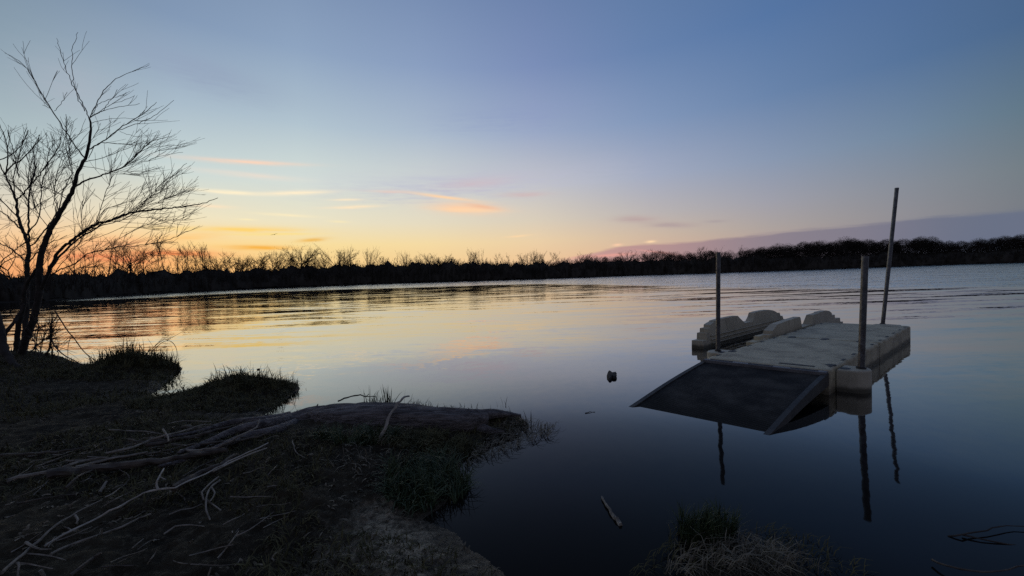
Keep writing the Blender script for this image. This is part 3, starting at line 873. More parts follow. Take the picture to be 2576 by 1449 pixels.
def dk(u, v, z=0.0):
    return DO + DA * u + DB * v + np.array([0, 0, z])


def slab(outline, z0, z1, bevel=0.02, segs=3):
    """Extruded outline (u, v) with its upper edge rounded; returns verts, faces in world coordinates."""
    bm = bmesh.new()
    vs = [bm.verts.new(tuple(dk(u, v, z0))) for u, v in outline]
    f = bm.faces.new(vs)
    bmesh.ops.recalc_face_normals(bm, faces=[f])
    r = bmesh.ops.extrude_face_region(bm, geom=[f])
    top = [g for g in r['geom'] if isinstance(g, bmesh.types.BMVert)]
    for v in top: v.co.z = z1
    bm.normal_update()
    bmesh.ops.recalc_face_normals(bm, faces=bm.faces[:])
    if bevel:
        es = [e for e in bm.edges if all(abs(v.co.z - z1) < 1e-5 for v in e.verts)]
        bmesh.ops.bevel(bm, geom=es, offset=bevel, segments=segs, affect='EDGES', profile=0.5)
    bm.verts.index_update()
    out = [tuple(v.co) for v in bm.verts], [tuple(v.index for v in f.verts) for f in bm.faces]
    bm.free(); return out


def notched(u0, u1, v0, v1, pitch=0.46, depth=0.012, w=0.15, ends=True):
    """Rectangle with shallow rounded connector pockets let into its edges."""
    pts = []
    def edge(a, b, nrm):
        a = np.array(a); b = np.array(b); L = np.linalg.norm(b - a); t = (b - a) / L
        k = max(1, int(L / pitch)); out = [a + t * 0.05]
        for i in range(k):
            c = a + t * (L * (i + 0.5) / k)
            for s, dd in ((-w / 2, 0), (-w / 2 + .03, depth), (w / 2 - .03, depth), (w / 2, 0)):
                out.append(c + t * s + np.array(nrm) * dd)
        out.append(b - t * 0.05)
        return out
    pts += edge((u0, v0), (u1, v0), (0, 1)); pts += edge((u1, v0), (u1, v1), (-1, 0))
    pts += edge((u1, v1), (u0, v1), (0, -1)); pts += edge((u0, v1), (u0, v0), (1, 0))
    return [tuple(p) for p in pts]


dock = empty('floating_dock', dk(0, 0))
tag(dock, 'beige plastic floating dock with a dark ramp dipping into the water', 'dock')


def plastic_deck_material():
    m = M_plastic.copy(); m.name = 'beige_tread_plastic'
    t = NT(m.node_tree); bs = m.node_tree.nodes['Principled BSDF']
    g = t.n('ShaderNodeNewGeometry'); mp = t.n('ShaderNodeMapping')
    mp.inputs['Rotation'].default_value = (0, 0, -math.atan2(DA[1], DA[0]))
    t.l(g.outputs['Position'], mp.inputs['Vector'])
    wv = t.n('ShaderNodeTexWave', i_Scale=9.0, i_Distortion=1.5, i_Detail=2.0); t.l(mp.outputs[0], wv.inputs['Vector'])
    vo = t.n('ShaderNodeTexVoronoi', i_Scale=34.0); t.l(mp.outputs[0], vo.inputs['Vector'])
    h = t.m('ADD', t.m('MULTIPLY', wv.outputs['Fac'], 0.5), t.m('MULTIPLY', vo.outputs['Distance'], 0.9))
    bp = t.n('ShaderNodeBump', i_Strength=0.5, i_Distance=0.006); t.l(h, bp.inputs['Height']); t.l(bp.outputs[0], bs.inputs['Normal'])
    # dirt and dried water marks on the tread
    nz = t.n('ShaderNodeTexNoise', i_Scale=3.1, i_Detail=7.0, i_Roughness=0.7); t.l(g.outputs['Position'], nz.inputs['Vector'])
    old = bs.inputs['Base Color'].links[0].from_socket
    t.l(t.mix(t.sstep(nz.outputs['Fac'], 0.44, 0.68, 0, 0.75), old, (0.20, 0.17, 0.115)), bs.inputs['Base Color'])
    return m


M_deck = plastic_deck_material()
USEAM = 2.42
for (u0, u1) in ((0.0, USEAM - 0.012), (USEAM + 0.012, DL)):
    b = MB(); b.add(*slab([(u0 + .006, .006), (u1 - .006, .006), (u1 - .006, DW - .006), (u0 + .006, DW - .006)], -0.16, DH - 0.045, 0)); b.add(*slab(notched(u0, u1, 0, DW), DH - 0.05, DH, 0.03))
    b.build('deck_section', M_deck, dock)
# couplers sunk in the pockets along the seam and at the shore end
for k in range(3):
    v = DW * (k + 0.5) / 3
    for uu in (USEAM,):
        b = MB(); ol = []
        for i in range(16):
            a = 2 * PI * i / 16; rr = 0.055 * (1 + 0.55 * abs(math.cos(a)))
            ol.append((uu + math.cos(a) * rr * 1.15, v + math.sin(a) * rr * 0.8))
        b.add(*slab(ol, DH - 0.05, DH + 0.004, 0.004, 1)); b.build('coupler', M_rubber, dock)

for k in range(10):
    u = DL * (k + 0.5) / 10
    for v0, v1 in ((0.035, 0.062), (DW - 0.062, DW - 0.035)):
        b = MB(); b.add(*slab([(u - .07, v0), (u + .07, v0), (u + .05, v1), (u - .05, v1)], DH - 0.02, DH + 0.003, 0)); b.build('edge_pocket', M_rubber, dock)

# ramp: a wedge hinged to the shore end, its foot under water
RL = 2.35; zr0 = DH - 0.035; slope_ = zr0 / 1.62
rz = lambda s: zr0 - slope_ * s + 0.02 * math.sin(min(s, 1.62) / 1.62 * PI)
ramp = None


def ramp_strip(v0, v1, lift, thick0, name, mat, parent, s0=0.03, s1=RL, n=14, tip=0.02):
    b = MB(); vs = []
    for i in range(n + 1):
        s = s0 + (s1 - s0) * i / n; th = thick0 + (tip - thick0) * s / RL
        for v in (v0, v1):
            vs.append(dk(-s, v, rz(s) + lift)); vs.append(dk(-s, v, rz(s) + lift - th))
    fs = []
    for i in range(n):
        q = 4 * i
        fs += [(q, q + 4, q + 6, q + 2), (q + 1, q + 3, q + 7, q + 5), (q, q + 1, q + 5, q + 4), (q + 2, q + 6, q + 7, q + 3)]
    fs += [(0, 2, 3, 1), (4 * n, 4 * n + 1, 4 * n + 3, 4 * n + 2)]
    b.add(vs, fs); return b.build(name, mat, parent)


def ramp_material():
    m = bpy.data.materials.new('black_ribbed_ramp'); m.use_nodes = True
    t = NT(m.node_tree); bs = m.node_tree.nodes['Principled BSDF']
    g = t.n('ShaderNodeNewGeometry'); mp = t.n('ShaderNodeMapping'); mp.inputs['Rotation'].default_value = (0, 0, -math.atan2(DA[1], DA[0]))
    t.l(g.outputs['Position'], mp.inputs['Vector']); s = t.n('ShaderNodeSeparateXYZ'); t.l(mp.outputs[0], s.inputs[0])
    rib = t.m('SINE', t.m('MULTIPLY', s.outputs[0], 2 * PI / 0.035))
    nz = t.n('ShaderNodeTexNoise', i_Scale=4.0, i_Detail=6.0, i_Roughness=0.6); t.l(g.outputs['Position'], nz.inputs['Vector'])
    col = t.mix(t.sstep(nz.outputs['Fac'], 0.35, 0.7), (0.022, 0.021, 0.021), (0.062, 0.058, 0.052))
    # silt left by the water near the foot of the ramp
    gp = t.n('ShaderNodeSeparateXYZ'); t.l(g.outputs['Position'], gp.inputs[0])
    wet = t.sstep(t.m('ADD', gp.outputs[2], t.m('MULTIPLY', t.m('SUBTRACT', nz.outputs['Fac'], 0.5), 0.12)), 0.01, 0.11, 1, 0)
    col = t.mix(t.m('MULTIPLY', wet, 0.8), col, (0.016, 0.015, 0.013))
    t.l(col, bs.inputs['Base Color']); bs.inputs['Roughness'].default_value = 0.8; bs.inputs['Specular IOR Level'].default_value = 0.1
    h = t.m('ADD', t.m('MULTIPLY', rib, 0.5), t.m('MULTIPLY', nz.outputs['Fac'], 0.6))
    bp = t.n('ShaderNodeBump', i_Strength=0.5, i_Distance=0.006); t.l(h, bp.inputs['Height']); t.l(bp.outputs[0], bs.inputs['Normal'])
    return m


M_ramp = ramp_material()
M_redge = material('ramp_edge', (0.032, 0.030, 0.028), (0.062, 0.058, 0.052), 5, 0.6, 0.2)
ramp = ramp_strip(0.05, DW - 0.05, 0.0, 0.10, 'ramp', M_ramp, dock)
ramp_strip(0.0, 0.048, 0.012, 0.15, 'ramp_rail', M_redge, ramp)
ramp_strip(DW - 0.048, DW, 0.012, 0.15, 'ramp_rail', M_redge, ramp)
b = MB(); b.add(*slab([(-0.10, 0.01), (-0.004, 0.01), (-0.004, DW - 0.01), (-0.10, DW - 0.01)], DH - 0.06, DH - 0.008, 0.008, 2))
hs = b.build('hinge_strip', M_hinge, ramp)
for k in range(3):
    v = DW * (k + 0.5) / 3
    b = MB(); b.add(*slab([(-0.065, v - 0.13), (-0.045, v - 0.13), (-0.045, v + 0.13), (-0.065, v + 0.13)], DH - 0.012, DH - 0.003, 0)); b.build('hinge_pin', M_rubber, ramp)
b = MB(); b.add(*slab([(0.10, 0.17), (0.15, 0.17), (0.15, 0.52), (0.10, 0.52)], DH - 0.005, DH + 0.005, 0)); b.build('handhold_slot', M_rubber, dock)


def holder(cu, cv, side, half, reach, zt, zb):
    """Rounded bracket on the deck's side that a steel post slides through. side -1: right, +1: left."""
    v0 = 0.004 * side if side < 0 else DW + 0.004
    ol = [(cu - half, v0), (cu + half, v0)]
    for i in range(13):
        a = PI * i / 12
        ol.append((cu + math.cos(a) * half, v0 + side * (reach - half * 0.75 + math.sin(a) * half * 0.75)))
    if side > 0: ol = ol
    b = MB(); b.add(*slab(ol, zb, zt, 0.02, 3)); h = b.build('post_holder', M_plastic2, dock)
    for k, (du, vv) in enumerate(((-0.0, v0 - side * 0.07), (0.0, v0 + side * 0.06))):
        c = MB(); e = [(cu - half * 0.45 + du + 0.055 * math.cos(2 * PI * i / 14), vv + 0.05 * math.sin(2 * PI * i / 14)) for i in range(14)]
        c.add(*slab(e, zt - 0.02, (DH + 0.004 if k == 0 else zt + 0.004), 0)); c.build('coupler', M_rubber, h)


holder(0.39, 0, -1, 0.155, 0.275, 0.262, -0.12)
holder(0.70, 0, 1, 0.17, 0.28, 0.262, -0.12)
ol = [(DL + 0.004, 0.12), (DL + 0.22, 0.16), (DL + 0.28, 0.35), (DL + 0.22, 0.54), (DL + 0.004, 0.58)]
b = MB(); b.add(*slab(ol, -0.12, 0.275, 0.02, 2)); b.build('post_holder', M_plastic2, dock)


def steel_post(base, top, r, label):
    """Pipe driven into the lake bed; its open upper end shows a wall thickness."""
    b = np.array(base, float); t = np.array(top, float)
    d = (t - b) / np.linalg.norm(t - b)
    foot = b - d * 1.6
    root = empty('steel_post', foot); tag(root, label, 'post', 'steel posts that hold the dock')
    m = MB(); m.tube(np.array([foot + (t - foot) * k for k in np.linspace(0, 1, 9)]), r, 18, cap=False); m.build('pipe', M_steel, root, True)
    m = MB(); m.tube(np.array([b + d * (-0.03), b + d * 0.012]), r * 1.45, 18); m.build('sleeve', M_rubber, root)
    m = MB(); n = 18; a = np.cross(d, (0, 1, 0)); a /= np.linalg.norm(a); c = np.cross(d, a); vs = []
    for rr, h in ((r * 1.04, -0.03), (r * 1.04, 0.004), (r * 0.8, 0.004), (r * 0.8, -0.25)):
        for j in range(n):
            th = 2 * PI * j / n; vs.append(t + d * h + rr * (math.cos(th) * a + math.sin(th) * c))
    m.add(vs, [(k * n + j, k * n + (j + 1) % n, (k + 1) * n + (j + 1) % n, (k + 1) * n + j) for k in range(3) for j in range(n)])
    m.build('pipe_rim', M_steel, root)


steel_post((3.06, 5.73, 0.27), (3.11, 5.77, 1.74), 0.030, 'upright steel post on the left side of the dock, before the kayak launch')
steel_post((4.09, 4.5, 0.27), (4.19, 4.55, 1.58), 0.033, 'nearest and thickest steel post, at the right corner of the dock by the ramp')
steel_post((7.44, 7.70, 0.27), (7.81, 7.78, 2.99), 0.032, 'tallest steel post, leaning right at the far end of the dock')

# ------------------------------------------------------------------ kayak launch moored beside the dock
PROF = [(0.0, 0.15), (0.18, 0.15), (0.18, 0.275), (0.28, 0.275), (0.28, 0.355), (0.42, 0.355), (0.42, 0.41), (0.50, 0.43), (0.63, 0.455), (0.63, 0.47), (0.9, 0.482), (1.45, 0.485), (1.62, 0.478), (1.69, 0.42), (1.86, 0.30), (2.27, 0.30),
        (2.36, 0.38), (2.42, 0.475), (2.6, 0.485), (3.0, 0.485), (3.22, 0.478), (3.45, 0.445), (3.60, 0.40), (3.68, 0.36), (3.80, 0.36), (3.80, 0.275), (3.92, 0.275), (3.92, 0.15), (4.35, 0.15)]
PROF2 = [(0.0, 0.15), (0.2, 0.15), (0.2, 0.25), (0.28, 0.25), (0.28, 0.30), (0.42, 0.30), (0.42, 0.36), (0.66, 0.45), (1.24, 0.475), (1.78, 0.485), (1.82, 0.46), (1.85, 0.27), (2.45, 0.27), (2.48, 0.33), (2.53, 0.455), (2.95, 0.46), (3.0, 0.478), (3.40, 0.48), (3.62, 0.45), (3.78, 0.39), (3.78, 0.335), (3.98, 0.335), (3.98, 0.24), (4.35, 0.23), (4.35, 0.12), (4.55, 0.12)]
LU = 2.13
launch = empty('kayak_launch', dk(LU, 2.0))
tag(launch, 'low beige plastic kayak launch with two stepped humped sides, moored left of the dock', 'kayak launch')


def launch_wall(v_in, v_out, lean, PROF=PROF):
    """Side wall: the stepped profile, wide at the water and narrower on top."""
    b = MB(); k = len(PROF); vs = []
    for (v, s) in ((v_in, lean), (v_out, -lean * 0.3)):
        for (u, z) in PROF: vs.append(dk(LU + u, v + s * z, z))
        for (u, z) in PROF: vs.append(dk(LU + u, v, -0.2))
    fs = []
    for i in range(k - 1):
        fs += [(i, k + i, k + i + 1, i + 1), (2 * k + i, 2 * k + i + 1, 3 * k + i + 1, 3 * k + i), (i, i + 1, 2 * k + i + 1, 2 * k + i)]
    fs += [(0, 2 * k, 3 * k, k), (k - 1, 2 * k - 1, 4 * k - 1, 3 * k - 1)]
    b.add(vs, fs); w = b.build('side_wall', M_plastic2, launch)
    # moulded ribs along the inner and outer face
    for face, sgn in ((v_in, 1), (v_out, -1)):
        d_ = -1 if (v_in < v_out) == (sgn > 0) else 1
        for z in (0.07, 0.14, 0.21):
            r = MB(); s_ = lean if sgn > 0 else -lean * 0.3
            r.tube([dk(LU + u, face + s_ * z + d_ * 0.002, z) for u in np.linspace(0.32, 3.75, 12)], 0.013, 6); r.build('moulded_rib', M_plastic2, w)
    return w


launch_wall(2.32, 2.56, 0.22)
launch_wall(1.62, 1.38, -0.22, PROF2)
b = MB(); b.add(*slab([(LU + 0.05, 1.64), (LU + 4.3, 1.64), (LU + 4.3, 2.30), (LU + 0.05, 2.30)], -0.35, -0.06, 0.03, 2)); b.build('channel_floor', M_plastic2, launch)
b = MB(); b.add(*slab([(LU - 0.50, 1.33), (LU - 0.05, 1.33), (LU - 0.05, 1.46), (LU - 0.50, 1.46)], -0.1, 0.285, 0.02, 2)); b.build('connector_block', M_plastic, launch)
b = MB(); b.add(*slab([(LU - 0.26, 1.36), (LU - 0.09, 1.36), (LU - 0.09, 1.44), (LU - 0.26, 1.44)], 0.28, 0.352, 0.012, 2)); b.build('mooring_knob', M_plastic, launch)

# ------------------------------------------------------------------ floating bits
def lump(name, outline, zlo, zhi, mat, label, cat):
    """A low irregular chip traced in plan on the water."""
    c = np.mean(outline, axis=0); b = MB(); n = len(outline); vs = []
    for k, (s, z) in enumerate(((0.8, zlo), (1.0, zlo * 0.2 + zhi * 0.3), (0.85, zhi * 0.8), (0.45, zhi))):
        for p in outline:
            q = c + (np.array(p) - c) * s; vs.append((q[0], q[1], z + random.uniform(-.004, .004)))
    fs = [(k * n + i, k * n + (i + 1) % n, (k + 1) * n + (i + 1) % n, (k + 1) * n + i) for k in range(3) for i in range(n)]
    fs += [tuple(range(n))[::-1], tuple(3 * n + i for i in range(n))]
    b.add(vs, fs); o = b.build(name, mat); tag(o, label, cat); return o


zc = lambda zx, zy: tuple(at((2350 + zx / 18.11) * 0.6389, (1430 + zy / 18.11) * 0.6389, 0.01)[:2])
ch = [zc(*p) for p in [(840, 570), (1000, 640), (1080, 730), (1250, 725), (1370, 690), (1430, 750), (1380, 830), (1385, 960), (1440, 1040), (1370, 1100), (1180, 1110), (1090, 1070), (980, 1180), (860, 1225), (720, 1060), (700, 900), (750, 720)]]
lump('bark_chunk', ch, -0.02, 0.045, M_bark, 'small dark chunk of bark afloat in open water left of the ramp', 'bark')


def stick(pts, r0, r1, label, mat=None, name='stick', n=7, step=0.06, wob=0.25, twigs=(), cat='stick', group=None):
    r0, r1 = r0 * 0.72, r1 * 0.6; wob = wob + 0.15
    P = smooth_line(pts, step)
    j = RNG.normal(0, 0.3 * min(max(r0, 0.008), 0.014), P.shape); j[0] = j[-1] = 0
    rr_ = np.linspace(r0, r1, len(P)) * (1 + (0.10 if r0 > 0.012 else 0.25) * np.array([float(vnoise(np.array([i * .45]), np.array([r0 * 900.0]), 71)[0]) for i in range(len(P))]))
    m = MB(); m.tube(P + j, rr_, n, wob=wob)
    o = m.build(name, mat or M_drift); tag(o, label, cat, group)
    for tp, tr0, tr1 in twigs:
        T = smooth_line(tp, step); m = MB(); m.tube(T, np.linspace(tr0, tr1, len(T)), 5, wob=wob); m.build('twig', mat or M_drift, o)
    return o


stick([at(1514, 1250, 0.01), at(1522, 1264, 0.012), at(1533, 1282, 0.014), at(1547, 1302, 0.01), at(1562, 1321, 0.004)], 0.008, 0.022, 'rotten pale piece of wood afloat in the dark water below the ramp', wob=0.5, step=0.03)
stick([at(1472, 1039, 0.004), at(1484, 1036, 0.006), at(1497, 1036, 0.004)], 0.006, 0.004, 'short thin twig afloat left of the tip of the ramp', M_wetstick)
stick([at(2385, 1349, 0.0), at(2420, 1345, 0.015), at(2480, 1333, 0.02), at(2530, 1322, 0.02), at(2600, 1328, 0.01)], 0.006, 0.004, 'forked branch lying in the water at the right edge', M_bark,
      twigs=[([at(2420, 1345, 0.01), at(2470, 1356, 0.01), at(2540, 1370, 0.0), at(2600, 1375, -.01)], 0.005, 0.003)], cat='branch', name='branch')
stick([at(2345, 1408, 0.02), at(2385, 1424, 0.03), at(2450, 1436, 0.03), at(2520, 1436, 0.03), at(2600, 1412, 0.03)], 0.007, 0.005, 'curved bare branch across the bottom right corner', M_wetstick, cat='branch', name='branch')
for k, (x, y, lb) in enumerate([(650, 930, 'tiny dark speck of debris on the bright water right of the first grassy mound'), (2100, 1310, None)]):
    if lb:
        c = at(x, y, 0.0); lump('debris', [(c[0] + 0.025 * math.cos(a), c[1] + 0.02 * math.sin(a)) for a in np.linspace(0, 2 * PI, 8)[:-1]], -0.01, 0.02, M_bark, lb, 'debris')

# ------------------------------------------------------------------ bird
bp_ = far_at(690, 590, 70)
bird = MB()
ax, ay_ = np.array([0.9, 0.3, 0.0]), np.array([-0.3, 0.9, 0.0])
up = np.array([0, 0, 1.0])
prof = [(-0.24, 0.008), (-0.16, 0.035), (-0.02, 0.065), (0.10, 0.055), (0.17, 0.035), (0.22, 0.03), (0.26, 0.006)]
bird.tube([bp_ + ay_ * u for u, _ in prof], [r for _, r in prof], 8)
for s in (-1, 1):
    vs = []
    for k, (w, c, z, sw) in enumerate([(0.03, 0.10, 0.02, 0.02), (0.22, 0.11, 0.07 + 0.05 * s, 0.04), (0.42, 0.08, 0.06 + 0.11 * s, -0.01), (0.60, 0.02, 0.03 + 0.13 * s, -0.10)]):
        o = bp_ + ax * s * w + up * z + ay_ * sw
        vs += [o + ay_ * c + up * 0.008, o - ay_ * c + up * 0.004, o - ay_ * c - up * 0.004, o + ay_ * c - up * 0.008]
    fs = [(k * 4 + i, k * 4 + (i + 1) % 4, k * 4 + 4 + (i + 1) % 4, k * 4 + 4 + i) for k in range(3) for i in range(4)] + [(12, 13, 14, 15), (3, 2, 1, 0)]
    bird.add(vs, fs)
tag(bird.build('bird', M_bird), 'small bird gliding with spread wings in the yellow sky', 'bird')

# ------------------------------------------------------------------ the fallen log and the driftwood
ZL = lambda zx, zy: (575 + zx * 0.3828, 894.4 + zy * 0.3828)
LOGC = [((330, 440), 0.055, 0.07), ((420, 420), 0.075, 0.09), ((560, 395), 0.10, 0.12), ((700, 400), 0.125, 0.14), ((900, 400), 0.14, 0.15), ((1100, 400), 0.14, 0.15), ((1300, 415), 0.135, 0.14), ((1480, 425), 0.13, 0.13), ((1600, 420), 0.115, 0.12), ((1680, 410), 0.095, 0.11)]
pts = []; rad = []
for (zx, zy), r, z in LOGC:
    pts.append(at(*ZL(zx, zy), z)); rad.append(r)
pts = np.array(pts); P = smooth_line(pts, 0.045)
tt = np.concatenate([[0], np.cumsum(np.linalg.norm(np.diff(pts, axis=0), axis=1))]); t2 = np.concatenate([[0], np.cumsum(np.linalg.norm(np.diff(P, axis=0), axis=1))])
rr = np.interp(t2, tt, rad)


def rough_tube(P, rr, n, amp, seed, flat=1.0):
    m = MB(); m.tube(P, rr, n, cap=True)
    V = np.array(m.v); k = len(P)
    for i in range(k):
        for j in range(n):
            q = V[i * n + j]; c = P[i]; th = 2 * PI * j / n
            f = 1 + amp * float(fbm(np.array([math.cos(th) * 1.6 + i * 0.03]), np.array([math.sin(th) * 1.6 + seed]), seed, 4)[0]) + amp * 0.35 * float(vnoise(np.array([i * 0.6]), np.array([j * 0.9]), seed + 3)[0])
            V[i * n + j] = c + (q - c) * f * np.array([1, 1, flat])
    m.v = [tuple(p) for p in V]; return m


log = rough_tube(P, rr, 26, 0.42, 4, 0.95).build('fallen_log', M_log, None, True)
tag(log, 'thick grey weathered log lying along the water edge with a broken right end', 'log')
Pp = smooth_line([at(*ZL(1600, 405), 0.14), at(*ZL(1740, 385), 0.14), at(*ZL(1840, 388), 0.12), at(*ZL(1922, 394), 0.10)], 0.03)
rough_tube(Pp, np.linspace(0.085, 0.012, len(Pp)), 14, 0.5, 8, 0.8).build('broken_prong', M_log, log, True)
Pp = smooth_line([at(*ZL(1580, 445), 0.08), at(*ZL(1680, 482), 0.06), at(*ZL(1750, 496), 0.05), at(*ZL(1812, 498), 0.05)], 0.03)
rough_tube(Pp, np.linspace(0.08, 0.012, len(Pp)), 14, 0.5, 9, 0.8).build('broken_prong', M_log, log, True)
for pl, r0 in [([(420, 425), (250, 450), (60, 490), (-120, 560), (-330, 640)], 0.06), ([(400, 400), (230, 425), (20, 440), (-200, 500), (-420, 540)], 0.045), ([(440, 450), (280, 500), (120, 530), (-60, 600), (-260, 680), (-460, 730)], 0.05)]:
    q = [on_ground(*ZL(*p), lift=0.05) for p in pl]
    q[0] = np.array(at(*ZL(*pl[0]), 0.09))
    Pp = smooth_line(q, 0.05); rough_tube(Pp, np.linspace(r0, 0.012, len(Pp)), 9, 0.5, 12, 1).build('root', M_log, log, True)
Pp = smooth_line([at(*ZL(575, 345), 0.20), at(*ZL(588, 318), 0.24)], 0.02)
m = MB(); m.tube(Pp, [0.014, 0.004][:len(Pp)] if len(Pp) == 2 else np.linspace(0.014, 0.004, len(Pp)), 6); m.build('branch_stub', M_log, log)

ZS = lambda zx, zy: (zx * 0.2946, 1022.2 + zy * 0.2946)


def gs(pl, lift, conv=ZS):
    if isinstance(lift, (int, float)): lift = [lift] * len(pl)
    return [on_ground(*conv(*p), lift=l) for p, l in zip(pl, lift)]


stick(gs([(20, 1420), (90, 1350), (200, 1260), (280, 1190), (380, 1100), (470, 1020), (600, 940), (720, 870), (870, 800)], 0.03), 0.011, 0.006, 'long thin pale stick running up from the bottom left corner of the bank', twigs=[(gs([(640, 930), (665, 965), (650, 1000)], 0.02), 0.006, 0.003), (gs([(220, 1160), (290, 1200), (360, 1220), (440, 1218)], 0.03), 0.006, 0.003)])
stick(gs([(380, 1195), (520, 1110), (680, 1030), (860, 935), (1000, 860), (1110, 810), (1220, 745), (1350, 710), (1500, 690), (1620, 630), (1750, 575), (1900, 500), (2060, 420), (2180, 370), (2290, 312)], [.03, .04, .05, .07, .09, .10, .11, .11, .11, .10, .10, .09, .09, .10, .12]), 0.0085, 0.007, 'longest pale stick, crossing the bank from lower left up to the log', M_pale, twigs=[(gs([(1820, 552), (2000, 465), (2140, 405), (2280, 355)], 0.08), 0.008, 0.004), (gs([(1350, 710), (1335, 660), (1360, 600), (1400, 530)], [.11, .13, .15, .16]), 0.006, 0.004), (gs([(1360, 600), (1415, 625)], .14), 0.004, 0.002)])
stick(gs([(1480, 705), (1600, 630), (1700, 565), (1820, 515), (1930, 465), (2025, 415)], 0.05), 0.030, 0.022, 'short dark log under the longest pale stick', M_wetstick, cat='log', name='small_log')
stick(gs([(560, 700), (660, 600), (800, 540), (900, 500), (1110, 425)], 0.05), 0.012, 0.008, 'dark stick between the two biggest dark branches of the pile', M_wetstick)
stick(gs([(60, 640), (160, 610), (330, 575), (500, 540), (600, 500), (740, 460), (920, 440)], [.02, .04, .05, .06, .06, .07, .05]), 0.024, 0.012, 'grey branch at the left end of the driftwood pile, against the frame', cat='branch', name='branch')
stick(gs([(420, 590), (560, 565), (700, 545), (900, 520), (1200, 490), (1500, 445), (1750, 400), (1940, 375)], 0.06), 0.050, 0.030, 'thickest dark branch lying lowest across the driftwood pile', M_wetstick, cat='branch', name='branch', n=10)
stick(gs([(920, 400), (1100, 360), (1300, 280), (1420, 245), (1600, 200), (1750, 155), (1900, 160)], [.06, .08, .11, .12, .11, .09, .06]), 0.013, 0.007, 'pale stick with a crossing twig on top of the driftwood pile', twigs=[(gs([(1390, 195), (1430, 250), (1440, 300)], .12), 0.008, 0.005)])
stick(gs([(930, 200), (1100, 210), (1250, 215), (1410, 240)], 0.04), 0.009, 0.008, 'straight grey stick at the back of the driftwood pile')
stick(gs([(1540, 380), (1700, 375), (1850, 350), (1980, 290), (2080, 240), (2180, 180), (2218, 110)], [.04, .06, .08, .11, .14, .16, .20]), 0.016, 0.009, 'bent grey branch whose right end turns up towards the water', cat='branch', name='branch')
stick(gs([(430, 1265), (600, 1190), (800, 1110), (950, 1060), (1100, 1000), (1200, 950), (1285, 920)], 0.02), 0.010, 0.007, 'grey stick below the longest pale one, with a short upright twig', twigs=[(gs([(870, 1090), (875, 1040)], [.02, .06]), 0.004, 0.002)])
stick(gs([(600, 1445), (700, 1370), (800, 1290), (865, 1250)], 0.02), 0.012, 0.010, 'short dark stick at the bottom edge of the bank', M_wetstick)
stick(gs([(1870, 600), (1780, 670), (1725, 730), (1740, 790), (1800, 830), (1890, 890)], [.02, .05, .07, .06, .03, .01]), 0.009, 0.006, 'looped pale root lying on the bank right of the longest stick', name='root', cat='root', twigs=[(gs([(1880, 630), (1800, 690), (1765, 770), (1760, 880), (1795, 970)], [.02, .05, .07, .04, .01]), 0.007, 0.004), (gs([(1800, 690), (1835, 740), (1795, 810)], .05), 0.005, 0.004)])
stick(gs([(1480, 715), (1550, 770), (1590, 815), (1750, 850)], 0.015), 0.006, 0.004, 'thin wavy dark root beneath the middle of the longest stick', M_wetstick, name='root', cat='root')
stick(gs([(150, 830), (300, 800), (450, 770), (600, 750), (745, 745)], 0.02), 0.009, 0.006, 'dull stick lying level below the left end of the pile', M_wetstick)
stick(gs([(1400, 1090), (1500, 1030), (1620, 1015), (1745, 1025)], 0.015), 0.006, 0.004, 'thin arched twig on the bare mud below the looped root', name='twig', cat='twig')
stick(gs([(1130, 1210), (1225, 1130)], 0.015), 0.004, 0.003, 'very short straight twig on the mud at the lower left', name='twig', cat='twig')
stick(gs([(850, 735), (910, 640)], [0.02, 0.05]), 0.012, 0.009, 'short pale broken stub between the pile and the longest stick', name='wood_stub', cat='wood')
stick(gs([(920, 765), (1040, 690), (1100, 620), (1095, 580), (1020, 540), (930, 470)], [.01, .02, .04, .05, .05, .04]), 0.005, 0.003, 'fine hooked root below the thickest dark branch', M_wetstick, name='root', cat='root')
stick(gs([(150, 1335), (160, 1400), (165, 1470)], [0.05, 0.03, 0.0]), 0.006, 0.006, 'short upright twig at the bottom left corner', name='twig', cat='twig')
stick(gs([(345, 1400), (385, 1460)], [0.04, 0.0]), 0.010, 0.010, 'short stub leaning at the bottom edge near the left corner', name='wood_stub', cat='wood')
stick(gs([(1780, 1450), (1800, 1380)], [0.0, 0.04]), 0.007, 0.005, 'small grey stub at the bottom edge, right of the sticks', name='wood_stub', cat='wood')
stick(gs([(870, 1375), (1000, 1360), (1140, 1360)], 0.015), 0.005, 0.004, 'short level twig on the mud at the bottom edge', M_wetstick, name='twig', cat='twig')
stick([on_ground(*ZL(*p), lift=l) for p, l in [((420, 555), .05), ((430, 610), .05), ((460, 650), .03), ((500, 672), .01)]], 0.006, 0.004, 'small curved pale twig on the grass below the log', name='twig', cat='twig')
PW = [(980, 575, 0.03), (1030, 480, 0.13), (1060, 390, 0.22), (1110, 320, 0.29), (1150, 275, 0.335), (1187, 266, 0.35)]
_p0 = on_ground(*ZL(980, 575)); stick([far_at(*ZL(a, b), _p0[1] + 0.06 * i) for i, (a, b, _) in enumerate(PW)], 0.022, 0.012, 'pale snag standing aslant in front of the log', M_pale, wob=0.4, cat='branch', name='branch', step=0.04)
PX = [(720, 300), (760, 282), (850, 258), (900, 268), (970, 272)]
stick([far_at(*ZL(a, b), 4.1 + 0.05 * i) for i, (a, b) in enumerate(PX)], 0.012, 0.007, 'bent stick caught in the grass behind the log', M_wetstick, step=0.04, twigs=[([far_at(*ZL(905, 268), 4.25), far_at(*ZL(925, 250), 4.25)], .005, .003)])
stick([far_at(*ZL(1020, 312), 4.2), far_at(*ZL(1050, 290), 4.2), far_at(*ZL(1060, 268), 4.2)], 0.010, 0.008, 'small dark knob of wood behind the log, beside the aslant snag', M_wetstick, name='wood_stub', cat='wood', step=0.03)
